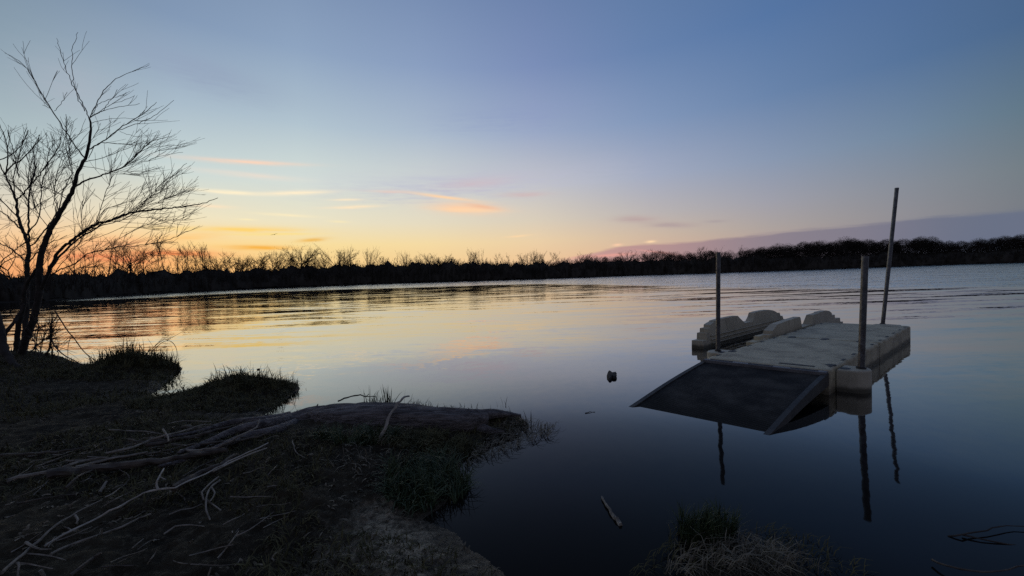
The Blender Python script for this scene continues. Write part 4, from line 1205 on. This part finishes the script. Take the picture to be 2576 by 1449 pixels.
# the rest of the pile: dark sticks lying side by side
PILE = [((0, 420), (330, 400), (700, 360), (980, 270)), ((560, 560), (900, 460), (1300, 400), (1620, 330)), ((1100, 285), (1180, 300), (1350, 290), (1700, 270)), ((1250, 330), (1500, 290), (1800, 215), (2150, 130)), ((1560, 180), (1800, 190), (2000, 140), (2300, 70)), ((560, 465), (760, 462), (1000, 440)),
        ((1450, 300), (1700, 250), (1900, 190), (2250, 110)), ((1880, 340), (2050, 290), (2200, 260), (2310, 220)), ((200, 450), (400, 480), (640, 400)), ((1380, 340), (1650, 330), (2000, 280), (2300, 240)), ((1430, 150), (1560, 125), (1800, 130)), ((650, 520), (860, 470), (1260, 390)), ((1560, 600), (1700, 520), (1870, 435)), ((300, 520), (520, 440), (640, 395))]
PLAB = ['faint dark stick reaching the left frame edge, topmost there', 'dark stick lying just above the thickest branch', 'short dark stick in the middle of the pile, under the pale one', 'dark stick running up to the root end of the log', 'upper dark stick joining the log from the left', 'short grey stick at the left third of the pile', 'dark stick close beside the one that runs up to the log',
        'curved dark stick under the upturned branch', 'dull bent stick left of the pile', 'long dark stick beneath the upturned branch', 'thin pale stick at the top edge of the pile', 'grey stick resting along the thickest branch', 'thin stick beside the short dark log', 'dull stick crossing the left end of the pile']
for i, (pl, lb) in enumerate(zip(PILE, PLAB)):
    stick(gs(pl, 0.03 + 0.012 * (i % 4)), (0.020, 0.026, 0.014, 0.024, 0.03, 0.010, 0.022, 0.014, 0.012, 0.02, 0.006, 0.016, 0.008, 0.012)[i], 0.008, lb, M_drift if i in (5, 10, 11) else M_wetstick)

# fine broken twigs strewn through the pile (nobody could count them)
tm_ = MB()
for _ in range(190):
    if random.random() < .68:
        zx = random.uniform(100, 2250); zy = 560 - (zx - 100) * 0.19 + random.gauss(0, 75); ang = random.gauss(-0.22, 0.22)
    else:
        zx = random.uniform(0, 2300); zy = random.uniform(500, 1400); ang = random.gauss(-0.45, 0.35)
    ln = random.uniform(0.15, 1) ** 1.7 * 340 * (0.6 + zy / 1500)
    pl = [(zx + math.cos(ang) * ln * t, zy + math.sin(ang) * ln * t * 0.8 + random.gauss(0, 7)) for t in (0, .35, .7, 1)]
    q = gs(pl, [random.uniform(.0, .05) for _ in range(4)])
    r = random.uniform(0.0015, 0.005); P = smooth_line(q, 0.07); tm_.tube(P, np.linspace(r, r * .5, len(P)), 4, cap=False, wob=.4)
tag(tm_.build('driftwood_twigs', M_drift), 'fine broken twigs strewn through the driftwood pile and the mud', kind='stuff')

# ------------------------------------------------------------------ grass
def ell(n, cx, cy, sx, sy):
    a = RNG.uniform(0, 2 * PI, n); r = np.sqrt(RNG.uniform(0, 1, n)); return cx + sx * r * np.cos(a), cy + sy * r * np.sin(a)


def scatter_box(n, x0, x1, y0, y1, cond):
    x = RNG.uniform(x0, x1, n); y = RNG.uniform(y0, y1, n)
    k = cond(x, y); return x[k], y[k]


def patch_blades(name, x, y, hmin, hmax, w, lean0, lean1, mat, curl=1.0, azc=None, azs=PI, z=None, sink=0.01, heavy=1.0):
    n = len(x); zz = ground_z(x, y) if z is None else np.full(n, z)
    zz = np.maximum(zz, -0.01) - sink
    az = (2.2 * PI * (vnoise(x * 5, y * 5, 91) + 0.5 * vnoise(x * 11, y * 11, 92)) * 2 + RNG.normal(0, 0.7, n)) if azc is None else RNG.normal(azc, azs, n)
    return blades(name, np.stack([x, y, zz], 1), (hmin + (hmax - hmin) * RNG.uniform(0, 1, n) ** heavy) * RNG.uniform(0.6, 1, n), RNG.uniform(0.7, 1.3, n) * w, RNG.uniform(lean0, lean1, n), az, mat, curl)


near_c = lambda x, y: (shore_dist(x, y) > 0.03) & (vnoise(x * 1.1, y * 1.1, 55) + 0.4 * vnoise(x * 4, y * 4, 56) > -0.08 + 0.35 * np.clip((x + 1.2) / 1.0, 0, 1) * np.clip((3.0 - y) / 0.8, 0, 1))
x, y = scatter_box(48000, -5.5, 0.6, 1.3, 5.8, near_c)
xe, ye = ell(9000, -3.75, 4.95, 1.1, 0.75); xf, yf = ell(7000, -6.6, 6.4, 1.2, 0.7); x = np.concatenate([x, xe, xf]); y = np.concatenate([y, ye, yf]); k = shore_dist(x, y) > -0.02; x, y = x[k], y[k]
g1 = patch_blades('bank_grass', x, y, 0.03, 0.13, 0.007, 0.6, 1.45, M_mat)
x, y = scatter_box(26000, -13, -5.0, 3.0, 9.5, lambda x, y: (shore_dist(x, y) > 0.03) & (vnoise(x * 1.1, y * 1.1, 55) > -0.2))
g2 = patch_blades('bank_grass', x, y, 0.04, 0.16, 0.009, 0.3, 1.3, M_mat)
tag(g1, 'flattened dull grass scattered over the muddy bank', kind='stuff'); tag(g2, 'short dull grass on the bank by the tree', kind='stuff')
x, y = scatter_box(9000, -5, 0.6, 1.4, 4.8, lambda x, y: (shore_dist(x, y) > 0.02) & (vnoise(x * 2, y * 2, 77) + 0.5 * vnoise(x * 7, y * 7, 78) > 0.02))
tag(patch_blades('dead_leaves', x, y, 0.015, 0.07, 0.016, 1.0, 1.6, M_litter), 'pale bits of dead leaf and straw on the mud', kind='stuff')


def ell(n, cx, cy, sx, sy):
    a = RNG.uniform(0, 2 * PI, n); r = np.sqrt(RNG.uniform(0, 1, n)); return cx + sx * r * np.cos(a), cy + sy * r * np.sin(a)


def tuft(name, label, cx, cy, sx, sy, n, hmin, hmax, w, l0, l1, mat, cat='grass tuft', clump=4, **kw):
    x, y = ell(n, cx, cy, sx, sy); k = vnoise(x * clump, y * clump, 63) + 0.5 * vnoise(x * clump * 3, y * clump * 3, 64) > -0.22; x, y = x[k], y[k]; o = patch_blades(name, x, y, hmin, hmax, w, l0, l1, mat, **kw); tag(o, label, cat); return o


tuft('grass_tuft', 'dark grassy hummock at the water edge near the tree', MOUND1[0], MOUND1[1] + 0.05, 0.70, 0.46, 2600, 0.04, 0.44, 0.012, 0.0, 1.45, M_mat, heavy=4.0, clump=5)
tuft('grass_tuft', 'grassy hummock at the inlet between the tree and the log', MOUND2[0], MOUND2[1] + 0.03, 0.60, 0.40, 2400, 0.03, 0.34, 0.009, 0.0, 1.45, M_mat, heavy=4.0, clump=6)
tuft('grass_tuft', 'spiky grass tuft on top of the left half of the log', -1.55, 4.28, 0.17, 0.14, 150, 0.08, 0.36, 0.009, 0.0, 0.75, M_sedge, heavy=1.6)
tuft('grass_tuft', 'small tangled grass tuft behind the aslant snag', -1.08, 4.3, 0.22, 0.12, 170, 0.06, 0.25, 0.007, 0.1, 1.3, M_mat, heavy=1.8)
tuft('sedge_clump', 'green sedge clump hanging over the water at the tip of the bank', *at(1075, 1215, 0.05)[:2], 0.30, 0.28, 1500, 0.10, 0.26, 0.008, 0.3, 1.5, M_sedge, 'sedge')
tuft('sedge_clump', 'green sedge clump right under the middle of the log', *at(900, 1128, 0.06)[:2], 0.36, 0.15, 1200, 0.06, 0.20, 0.007, 0.3, 1.35, M_sedge, 'sedge')
tuft('matted_sedge', 'matted brown grass below the right half of the log', *at(1085, 1126, 0.05)[:2], 0.50, 0.17, 2600, 0.06, 0.17, 0.006, 0.8, 1.5, M_mat, 'matted grass')
tuft('sedge_clump', 'small sedge tuft standing in the water at the bottom right', *at(1778, 1350, 0.0)[:2], 0.155, 0.10, 800, 0.12, 0.25, 0.006, 0.05, 0.9, M_sedge, 'sedge', z=0.0)
x, y = ell(150, *at(985, 1180, 0.05)[:2], 0.45, 0.3); tag(patch_blades('dry_blades', x, y, 0.06, 0.16, 0.008, 0.6, 1.4, M_dead), 'pale dry blades among the sedge near the tip of the bank', kind='stuff')
# thin stems in the water at the right end of the log
for (px_, py_, n_, h_, lb) in [((1262), 1052, 5, 0.17, 'thin upright grass stems on the broken end of the log'), ((1322), 1060, 14, 0.16, 'dark stubble of stems at the right tip of the log')]:
    c = at(px_, py_, 0.02); x, y = ell(n_, c[0], c[1], 0.10, 0.05); tag(patch_blades('grass_tuft', x, y, h_ * .6, h_, 0.006, 0.0, 0.35, M_bark, z=0.0 if px_ > 1300 else 0.14), lb, 'grass tuft')


def floating_straw(name, label, cpx, n, smin, smax, mat, azm, azs, wd=0.006, z=0.006):
    pts_ = np.array([at(*p)[:2] for p in cpx])
    x0, y0 = pts_.min(0); x1, y1 = pts_.max(0)
    x = RNG.uniform(x0, x1, n * 4); y = RNG.uniform(y0, y1, n * 4); ins = np.zeros(len(x), bool)
    for i in range(len(pts_)):
        ax, ay = pts_[i]; bx, by = pts_[(i + 1) % len(pts_)]
        ins ^= ((ay > y) != (by > y)) & (x < (bx - ax) * (y - ay) / (by - ay + 1e-12) + ax)
    x, y = x[ins][:n], y[ins][:n]
    zz = np.maximum(ground_z(x, y), 0) + RNG.uniform(0.001, z, len(x))
    o = blades(name, np.stack([x, y, zz], 1), RNG.uniform(smin, smax, len(x)), np.full(len(x), wd) * RNG.uniform(.6, 1.3, len(x)), RNG.uniform(1.45, 1.6, len(x)), RNG.normal(azm, azs, len(x)), mat)
    tag(o, label, kind='stuff'); return o


floating_straw('floating_straw', 'straw and dead reed litter afloat round the right tip of the log', [(1230, 1100), (1300, 1068), (1395, 1075), (1380, 1100), (1290, 1130), (1235, 1150), (1170, 1175), (1180, 1135)], 420, 0.05, 0.16, M_dead, 0.2, 0.8, 0.006)
floating_straw('floating_straw', 'straw afloat in the small inlet left of the log', [(665, 1040), (720, 990), (755, 975), (700, 1020), (670, 1050)], 220, 0.04, 0.14, M_mat, 0.3, 0.9, 0.007)
floating_straw('inlet_stems', 'dark stems lying in the inlet behind the first hummock', [(370, 995), (430, 950), (480, 985), (420, 1003)], 90, 0.06, 0.2, M_mat, 0.5, 1.2, 0.009)
floating_straw('reed_litter', 'heap of dry reed straw at the water edge at the bottom right', [(1650, 1455), (1720, 1400), (1760, 1372), (1850, 1362), (1940, 1380), (2010, 1410), (2070, 1455), (1900, 1470)], 400, 0.05, 0.17, M_litter, 0.1, 0.9, 0.0045, 0.03)
floating_straw('reed_litter', 'palest dry reed stalks on top of the heap at the bottom right', [(1760, 1455), (1800, 1385), (1890, 1380), (1960, 1420), (2000, 1460)], 60, 0.07, 0.2, M_dead, 0.1, 0.9, 0.005, 0.05)
floating_straw('reed_litter', 'straw scattered on the shallow water round the reed heap', [(1560, 1455), (1660, 1385), (1700, 1335), (2000, 1335), (2220, 1455)], 420, 0.03, 0.12, M_mat, 0.1, 0.6, 0.004, 0.01)
# stiff stems leaning out of the sedge tip over the water
x, y = ell(60, *at(1150, 1200, 0.0)[:2], 0.09, 0.35); tag(patch_blades('sedge_stems', x, y, 0.06, 0.16, 0.006, 0.0, 0.9, M_mat, z=0.0), 'sparse dead stems standing in the water beside the sedge', kind='stuff')
# fringe along every waterline
fx = []; 
for i in range(4, 36):
    a, b_ = SH[i], SH[i + 1]; L = np.hypot(*(b_ - a)); k = int(L * 60)
    t = RNG.uniform(0, 1, k)[:, None]; fx.append(a + (b_ - a) * t + RNG.normal(0, 0.05, (k, 2)))
fx = np.vstack(fx); tag(patch_blades('shore_grass', fx[:, 0], fx[:, 1], 0.03, 0.13, 0.006, 0.1, 1.4, M_mat), 'ragged fringe of dead grass along the waterline', kind='stuff')


# ------------------------------------------------------------------ leafless tree on the bank, left
Z6 = lambda zx, zy: (zx / 2.416 * 0.6389, (1000 + zy / 2.416) * 0.6389)
T1 = lambda zx, zy: (zx * 0.4848, 63.9 + zy * 0.4848)
rt = random.Random(5)


class Woody:
    def __init__(s):
        s.trunk = MB(); s.crown = MB(); s.lines = []

    def limb(s, pl, r0, r1, d0=7.6, d1=None, conv=T1, main=False, tw=1.0, n=None):
        if d1 is None: d1 = d0 + rt.uniform(-0.9, 0.9)
        k = len(pl)
        P = np.array([far_at(*conv(*p), d0 + (d1 - d0) * i / (k - 1)) for i, p in enumerate(pl)])
        P = smooth_line(P, 0.09)
        P = P + RNG.normal(0, 0.006, P.shape)
        r = np.linspace(1, 0, len(P)) ** 0.8 * (r0 - r1) + r1
        (s.trunk if main else s.crown).tube(P, r, n or (9 if main else 5), wob=0.2)
        s.lines.append((P, r, tw)); return P

    def sprout(s, per_m=3.0, lmin=0.25, lmax=0.8, r=0.006, up=0.35, right=0.25, start=0.25, second=1.6):
        new = []
        for P, rr, tw in s.lines:
            L = np.linalg.norm(np.diff(P, axis=0), axis=1).sum()
            k = int(L * per_m * tw + rt.random())
            for _ in range(k):
                t = start + (0.86 - start) * rt.random() ** 0.9; i = min(int(t * (len(P) - 1)), len(P) - 2)
                d = P[i + 1] - P[i]; d /= np.linalg.norm(d) + 1e-9
                d = d * 0.95 + np.array([rt.gauss(right * 0.3, .34), rt.gauss(0, .42), rt.gauss(up * .25, .30)]); d /= np.linalg.norm(d)
                ln = rt.uniform(lmin, lmax) * (1.2 - 0.85 * t); new.append(s._twig(P[i], d, ln, min(r, rr[i] * 0.8), up, right))
        for Q in list(new):
            for _ in range(int(second + rt.random())):
                i = rt.randint(1, len(Q) - 2); d = Q[i + 1] - Q[i]; d /= np.linalg.norm(d)
                d = d * 0.9 + np.array([rt.gauss(.05, .35), rt.gauss(0, .4), rt.gauss(.1, .35)]); d /= np.linalg.norm(d)
                s._twig(Q[i], d, rt.uniform(0.12, 0.4), r * 0.7, up, right)

    def _twig(s, p, d, ln, r, up, right):
        pts = [np.array(p)]; k = 5
        for _ in range(k):
            d = d + np.array([rt.gauss(right * .10, .06), rt.gauss(0, .06), rt.gauss(up * .22, .06)]); d /= np.linalg.norm(d)
            pts.append(pts[-1] + d * ln / k)
        s.crown.tube(np.array(pts), np.linspace(r, 0.0022, k + 1), 3, cap=False); return pts

    def link(s, name, loc, label):
        root = empty(name, loc); tag(root, label, 'tree')
        s.trunk.build('trunk', M_bark, root, True); s.crown.build('crown', M_twig, root); return root


t1 = Woody(); D = 7.55
J = lambda: D + rt.uniform(-0.25, 0.25)
t1.limb([(112, 1745), (115, 1693), (135, 1630), (158, 1568), (185, 1492), (195, 1420), (202, 1350), (205, 1250), (225, 1150), (262, 1060), (310, 980), (350, 905), (378, 850), (392, 800), (415, 740), (440, 690), (455, 650), (468, 580), (470, 520), (463, 485)], 0.062, 0.012, D, D - 0.2, main=True, tw=0.15)
t1.limb([(70, 1760), (82, 1690), (92, 1600), (110, 1500), (130, 1400), (150, 1320), (205, 1240), (215, 1170)], 0.046, 0.02, D + .15, D, main=True, tw=0.2)
t1.limb([(190, 1420), (230, 1330), (300, 1180), (370, 1120), (420, 1080), (500, 1030), (580, 1010), (680, 975), (760, 960), (850, 950), (960, 940), (1050, 925), (1130, 895)], 0.028, 0.004, D, D - 1.0, main=True, tw=0.7)
t1.limb([(200, 1400), (265, 1260), (330, 1180), (400, 1110), (470, 1070), (540, 1025), (620, 990), (700, 965)], 0.024, 0.004, D, D + 1.2, main=True, tw=0.8)
for pl, r in [
    ([(463, 485), (440, 430), (400, 350), (375, 300), (345, 230), (315, 140), (295, 65)], .016), ([(440, 445), (398, 360), (382, 290), (374, 200), (374, 130), (385, 90), (403, 36)], .014), ([(463, 485), (490, 430), (520, 370), (560, 315), (620, 268), (700, 235), (773, 204)], .016),
    ([(468, 480), (510, 455), (560, 435), (640, 420), (722, 407)], .010), ([(470, 475), (520, 445), (580, 410), (650, 385), (698, 367)], .010), ([(480, 460), (510, 410), (560, 385), (610, 370), (657, 347)], .009), ([(530, 450), (560, 405), (590, 365), (610, 332)], .008), ([(475, 508), (530, 492), (600, 482), (700, 482)], .008),
    ([(458, 645), (520, 610), (580, 565), (640, 520), (700, 485), (760, 445), (813, 398)], .020), ([(610, 545), (680, 520), (740, 500), (800, 470), (860, 425), (903, 390)], .011), ([(620, 550), (680, 570), (740, 578), (765, 578)], .007), ([(440, 690), (380, 610), (340, 550), (300, 490), (265, 430), (220, 360), (180, 290), (140, 225), (100, 185), (60, 160), (25, 143)], .022),
    ([(285, 445), (320, 400), (350, 345)], .008), ([(260, 430), (220, 413)], .006), ([(382, 840), (440, 808), (520, 780), (580, 760), (640, 730), (690, 690), (740, 640), (800, 600), (890, 577)], .030), ([(650, 722), (720, 660), (800, 625), (918, 590)], .010), ([(650, 725), (740, 690), (820, 650), (900, 625), (992, 608)], .010),
    ([(640, 735), (740, 710), (830, 680), (950, 660)], .009), ([(440, 705), (520, 690), (600, 665), (680, 630), (760, 598)], .012), ([(420, 730), (540, 750), (620, 768), (720, 768), (820, 738)], .010), ([(460, 690), (500, 620), (560, 610), (680, 618), (770, 598)], .010),
    ([(420, 1080), (520, 1040), (600, 1020), (680, 985), (740, 930), (780, 890), (830, 830), (880, 790), (930, 750), (970, 715)], .018), ([(560, 1020), (640, 990), (700, 950), (760, 900), (830, 865), (900, 820)], .012), ([(500, 1030), (540, 960), (620, 930), (700, 900), (750, 840), (762, 812)], .012), ([(600, 1000), (700, 960), (800, 920), (880, 890), (960, 860), (1030, 830)], .011),
    ([(740, 960), (860, 900), (940, 880), (1010, 850)], .008), ([(840, 955), (850, 900), (870, 850), (897, 808)], .008), ([(415, 1090), (480, 1050), (520, 960), (545, 870), (570, 810), (580, 740), (575, 640)], .014), ([(680, 985), (780, 1000), (880, 1010), (960, 1005), (990, 990)], .008),
    ([(240, 1320), (300, 1270), (380, 1240), (450, 1190), (520, 1170), (620, 1150), (730, 1140), (830, 1125), (900, 1100), (960, 1075), (1040, 1040)], .022), ([(440, 1120), (560, 1080), (640, 1050), (740, 1050), (860, 1040)], .010), ([(520, 1180), (600, 1120), (700, 1060), (780, 1030), (840, 990)], .010), ([(250, 1330), (340, 1210), (420, 1110), (425, 1000), (432, 880), (430, 770)], .013),
    ([(378, 850), (372, 760), (345, 640), (345, 540), (340, 460)], .012), ([(380, 780), (365, 690), (352, 600), (330, 545)], .010), ([(350, 905), (290, 860), (215, 830), (150, 710), (130, 660)], .013), ([(310, 980), (290, 900), (255, 790), (255, 650), (325, 575)], .012), ([(285, 1010), (290, 950), (283, 880), (300, 760), (360, 650)], .012), ([(262, 1060), (200, 980), (160, 860), (150, 760), (200, 640)], .012),
    ([(390, 800), (300, 870), (200, 930), (100, 1000), (0, 1060)], .010), ([(360, 890), (300, 870), (230, 840), (120, 830), (0, 830)], .010), ([(420, 740), (330, 700), (260, 640), (205, 600)], .009), ([(440, 690), (470, 600), (510, 540), (505, 500)], .007), ([(640, 1160), (700, 1200), (800, 1170)], .007), ([(820, 1125), (870, 1180), (940, 1225)], .006), ([(240, 1340), (330, 1290), (420, 1260), (560, 1250)], .012),
]:
    ym = max(p[1] for p in pl); t1.limb(pl, r * 0.52, 0.003, J(), None, tw=0.12 if ym < 600 else 0.45 if ym < 760 else 1.0)
t1.sprout(8.0, 0.3, 1.0, 0.0042, 0.25, 0.4, second=1.3)
t1.link('bare_tree', far_at(*T1(112, 1740), D), 'tall leafless tree leaning right on the bank, its limbs arching over the water')

t2 = Woody(); D = 8.3
t2.limb([(120, 1720), (135, 1500), (140, 1250), (150, 1150), (120, 1070), (95, 1000), (85, 910), (60, 850), (25, 775)], 0.052, 0.010, D, D + .3, main=True, tw=0.6)
for pl, r in [([(25, 775), (40, 700), (35, 620), (0, 510)], .012), ([(25, 775), (60, 730), (130, 680), (190, 610), (205, 568)], .013), ([(25, 775), (-10, 700), (-40, 640), (-60, 560)], .012), ([(100, 790), (80, 700), (60, 620), (40, 545)], .010), ([(0, 700), (60, 670), (110, 620), (148, 546)], .010), ([(150, 1140), (150, 1000), (150, 920), (155, 850), (180, 740), (175, 640), (205, 570)], .018), ([(150, 920), (100, 850), (40, 800), (-30, 760)], .012),
              ([(85, 910), (140, 850), (215, 760), (300, 640), (315, 575)], .014), ([(120, 1070), (60, 1010), (0, 960), (-80, 900)], .014), ([(148, 1160), (220, 1080), (300, 960), (330, 850), (380, 760)], .014), ([(140, 1230), (60, 1160), (0, 1130), (-80, 1060)], .014), ([(140, 1240), (200, 1170), (260, 1130), (350, 1090)], .012), ([(95, 1000), (20, 920), (-60, 850)], .012), ([(130, 1100), (200, 1000), (215, 850), (240, 740), (255, 650)], .012), ([(0, 1230), (60, 1180), (140, 1120), (230, 1090)], .010), ([(-40, 1280), (40, 1220), (120, 1190), (300, 1170)], .010), ([(85, 910), (70, 800), (90, 700), (110, 640), (145, 545)], .010)]:
    t2.limb(pl, r, 0.0045, D + rt.uniform(-.2, .3), None)
t2.sprout(6.0, 0.25, 0.8, 0.0042, 0.3, 0.05)
t2.link('bare_tree', far_at(*T1(120, 1720), D), 'leafless tree at the left edge with a dense tangle of upright twigs')

# dark leaning trunk low at the left edge, running down into the bank
t3 = Woody()
t3.limb([(-60, 560), (-10, 700), (20, 850), (70, 960), (130, 1050), (220, 1130)], 0.07, 0.05, 7.2, 6.6, conv=Z6, main=True, tw=0)
t3.limb([(30, 800), (80, 720), (140, 640), (170, 590), (230, 470)], 0.035, 0.015, 7.2, 7.5, conv=Z6, tw=0.8)
t3.sprout(4, 0.2, 0.6, 0.006)
t3.link('leaning_trunk', far_at(*Z6(220, 1130), 6.6), 'dark leaning trunk low at the left edge, sunk in the bank')

# leafless shrub and trailing canes at the foot of the trees
s1 = Woody()
for pl, r in [([(440, 965), (480, 860), (490, 760), (495, 660), (500, 560)], .020), ([(500, 1000), (490, 880), (480, 780), (500, 660), (545, 590)], .014), ([(290, 930), (340, 880), (420, 820), (480, 770), (540, 710)], .012), ([(300, 900), (380, 850), (450, 790)], .012), ([(270, 760), (340, 720), (430, 680), (490, 655)], .012), ([(280, 780), (330, 830), (400, 920)], .008), ([(330, 950), (350, 800), (370, 680)], .009), ([(400, 960), (400, 840), (440, 720)], .009), ([(555, 1000), (550, 920), (540, 850)], .007), ([(380, 950), (330, 860), (320, 740)], .008)]:
    s1.limb(pl, r, 0.004, 7.3 + rt.uniform(-.3, .3), 7.2 + rt.uniform(-.4, .4), conv=Z6)
s1.sprout(9, 0.15, 0.5, 0.0055, 0.2, 0.1)
root = empty('bare_shrub', far_at(*Z6(440, 965), 7.2)); tag(root, 'leafless brushy shrub on the bank just right of the tree trunks', 'shrub')
s1.crown.build('branches', M_twig, root)


def cane(pl, r, label, conv=Z6, d0=7.2, d1=6.9):
    k = len(pl); P = smooth_line([far_at(*conv(*p), d0 + (d1 - d0) * i / (k - 1)) for i, p in enumerate(pl)], 0.06)
    m = MB(); m.tube(P, np.linspace(r, r * .5, len(P)), 5, wob=.2); o = m.build('cane', M_twig); tag(o, label, 'cane')
    for _ in range(4):
        i = rt.randint(len(P) // 5, len(P) - 3); d = P[i + 1] - P[i]; d = d / np.linalg.norm(d) + np.array([rt.gauss(0, .6), rt.gauss(0, .5), rt.gauss(0, .6)]); d /= np.linalg.norm(d)
        q = [P[i] + d * t + np.array([0, 0, -.1 * t * t]) for t in np.linspace(0, rt.uniform(.2, .45), 5)]
        m = MB(); m.tube(np.array(q), np.linspace(r * .5, .002, 5), 4); m.build('side_shoot', M_twig, o)


cane([(520, 540), (590, 650), (650, 740), (710, 810), (790, 920), (860, 980), (945, 1038)], 0.011, 'thick dark cane arching down from the shrub to the first hummock')
cane([(480, 780), (510, 860), (560, 920), (620, 970), (700, 1010), (760, 1045), (805, 1085)], 0.012, 'cane trailing along the bank below the thick arching one')
cane([(690, 770), (655, 840), (645, 930), (650, 1030)], 0.006, 'thin upright cane in front of the bright water gap')
Z2b = lambda zx, zy: ((zx / 1.811) * 0.6389, (900 + zy / 1.811) * 0.6389)
cane([(1040, 920), (1110, 850), (1170, 805), (1220, 805), (1255, 850), (1262, 910), (1240, 980), (1195, 1022)], 0.006, 'thin cane looping right of the first hummock', Z2b, 6.5, 6.4)
cane([(1000, 930), (1080, 860), (1130, 810), (1165, 775)], 0.005, 'thin straight cane rising from the first hummock', Z2b, 6.6, 6.5)
cane([(880, 890), (882, 830), (878, 760)], 0.004, 'fine upright stem on top of the first hummock', Z2b, 6.7, 6.7)
cane([(945, 890), (955, 810), (970, 735)], 0.004, 'second fine stem on the first hummock, taller', Z2b, 6.7, 6.7)
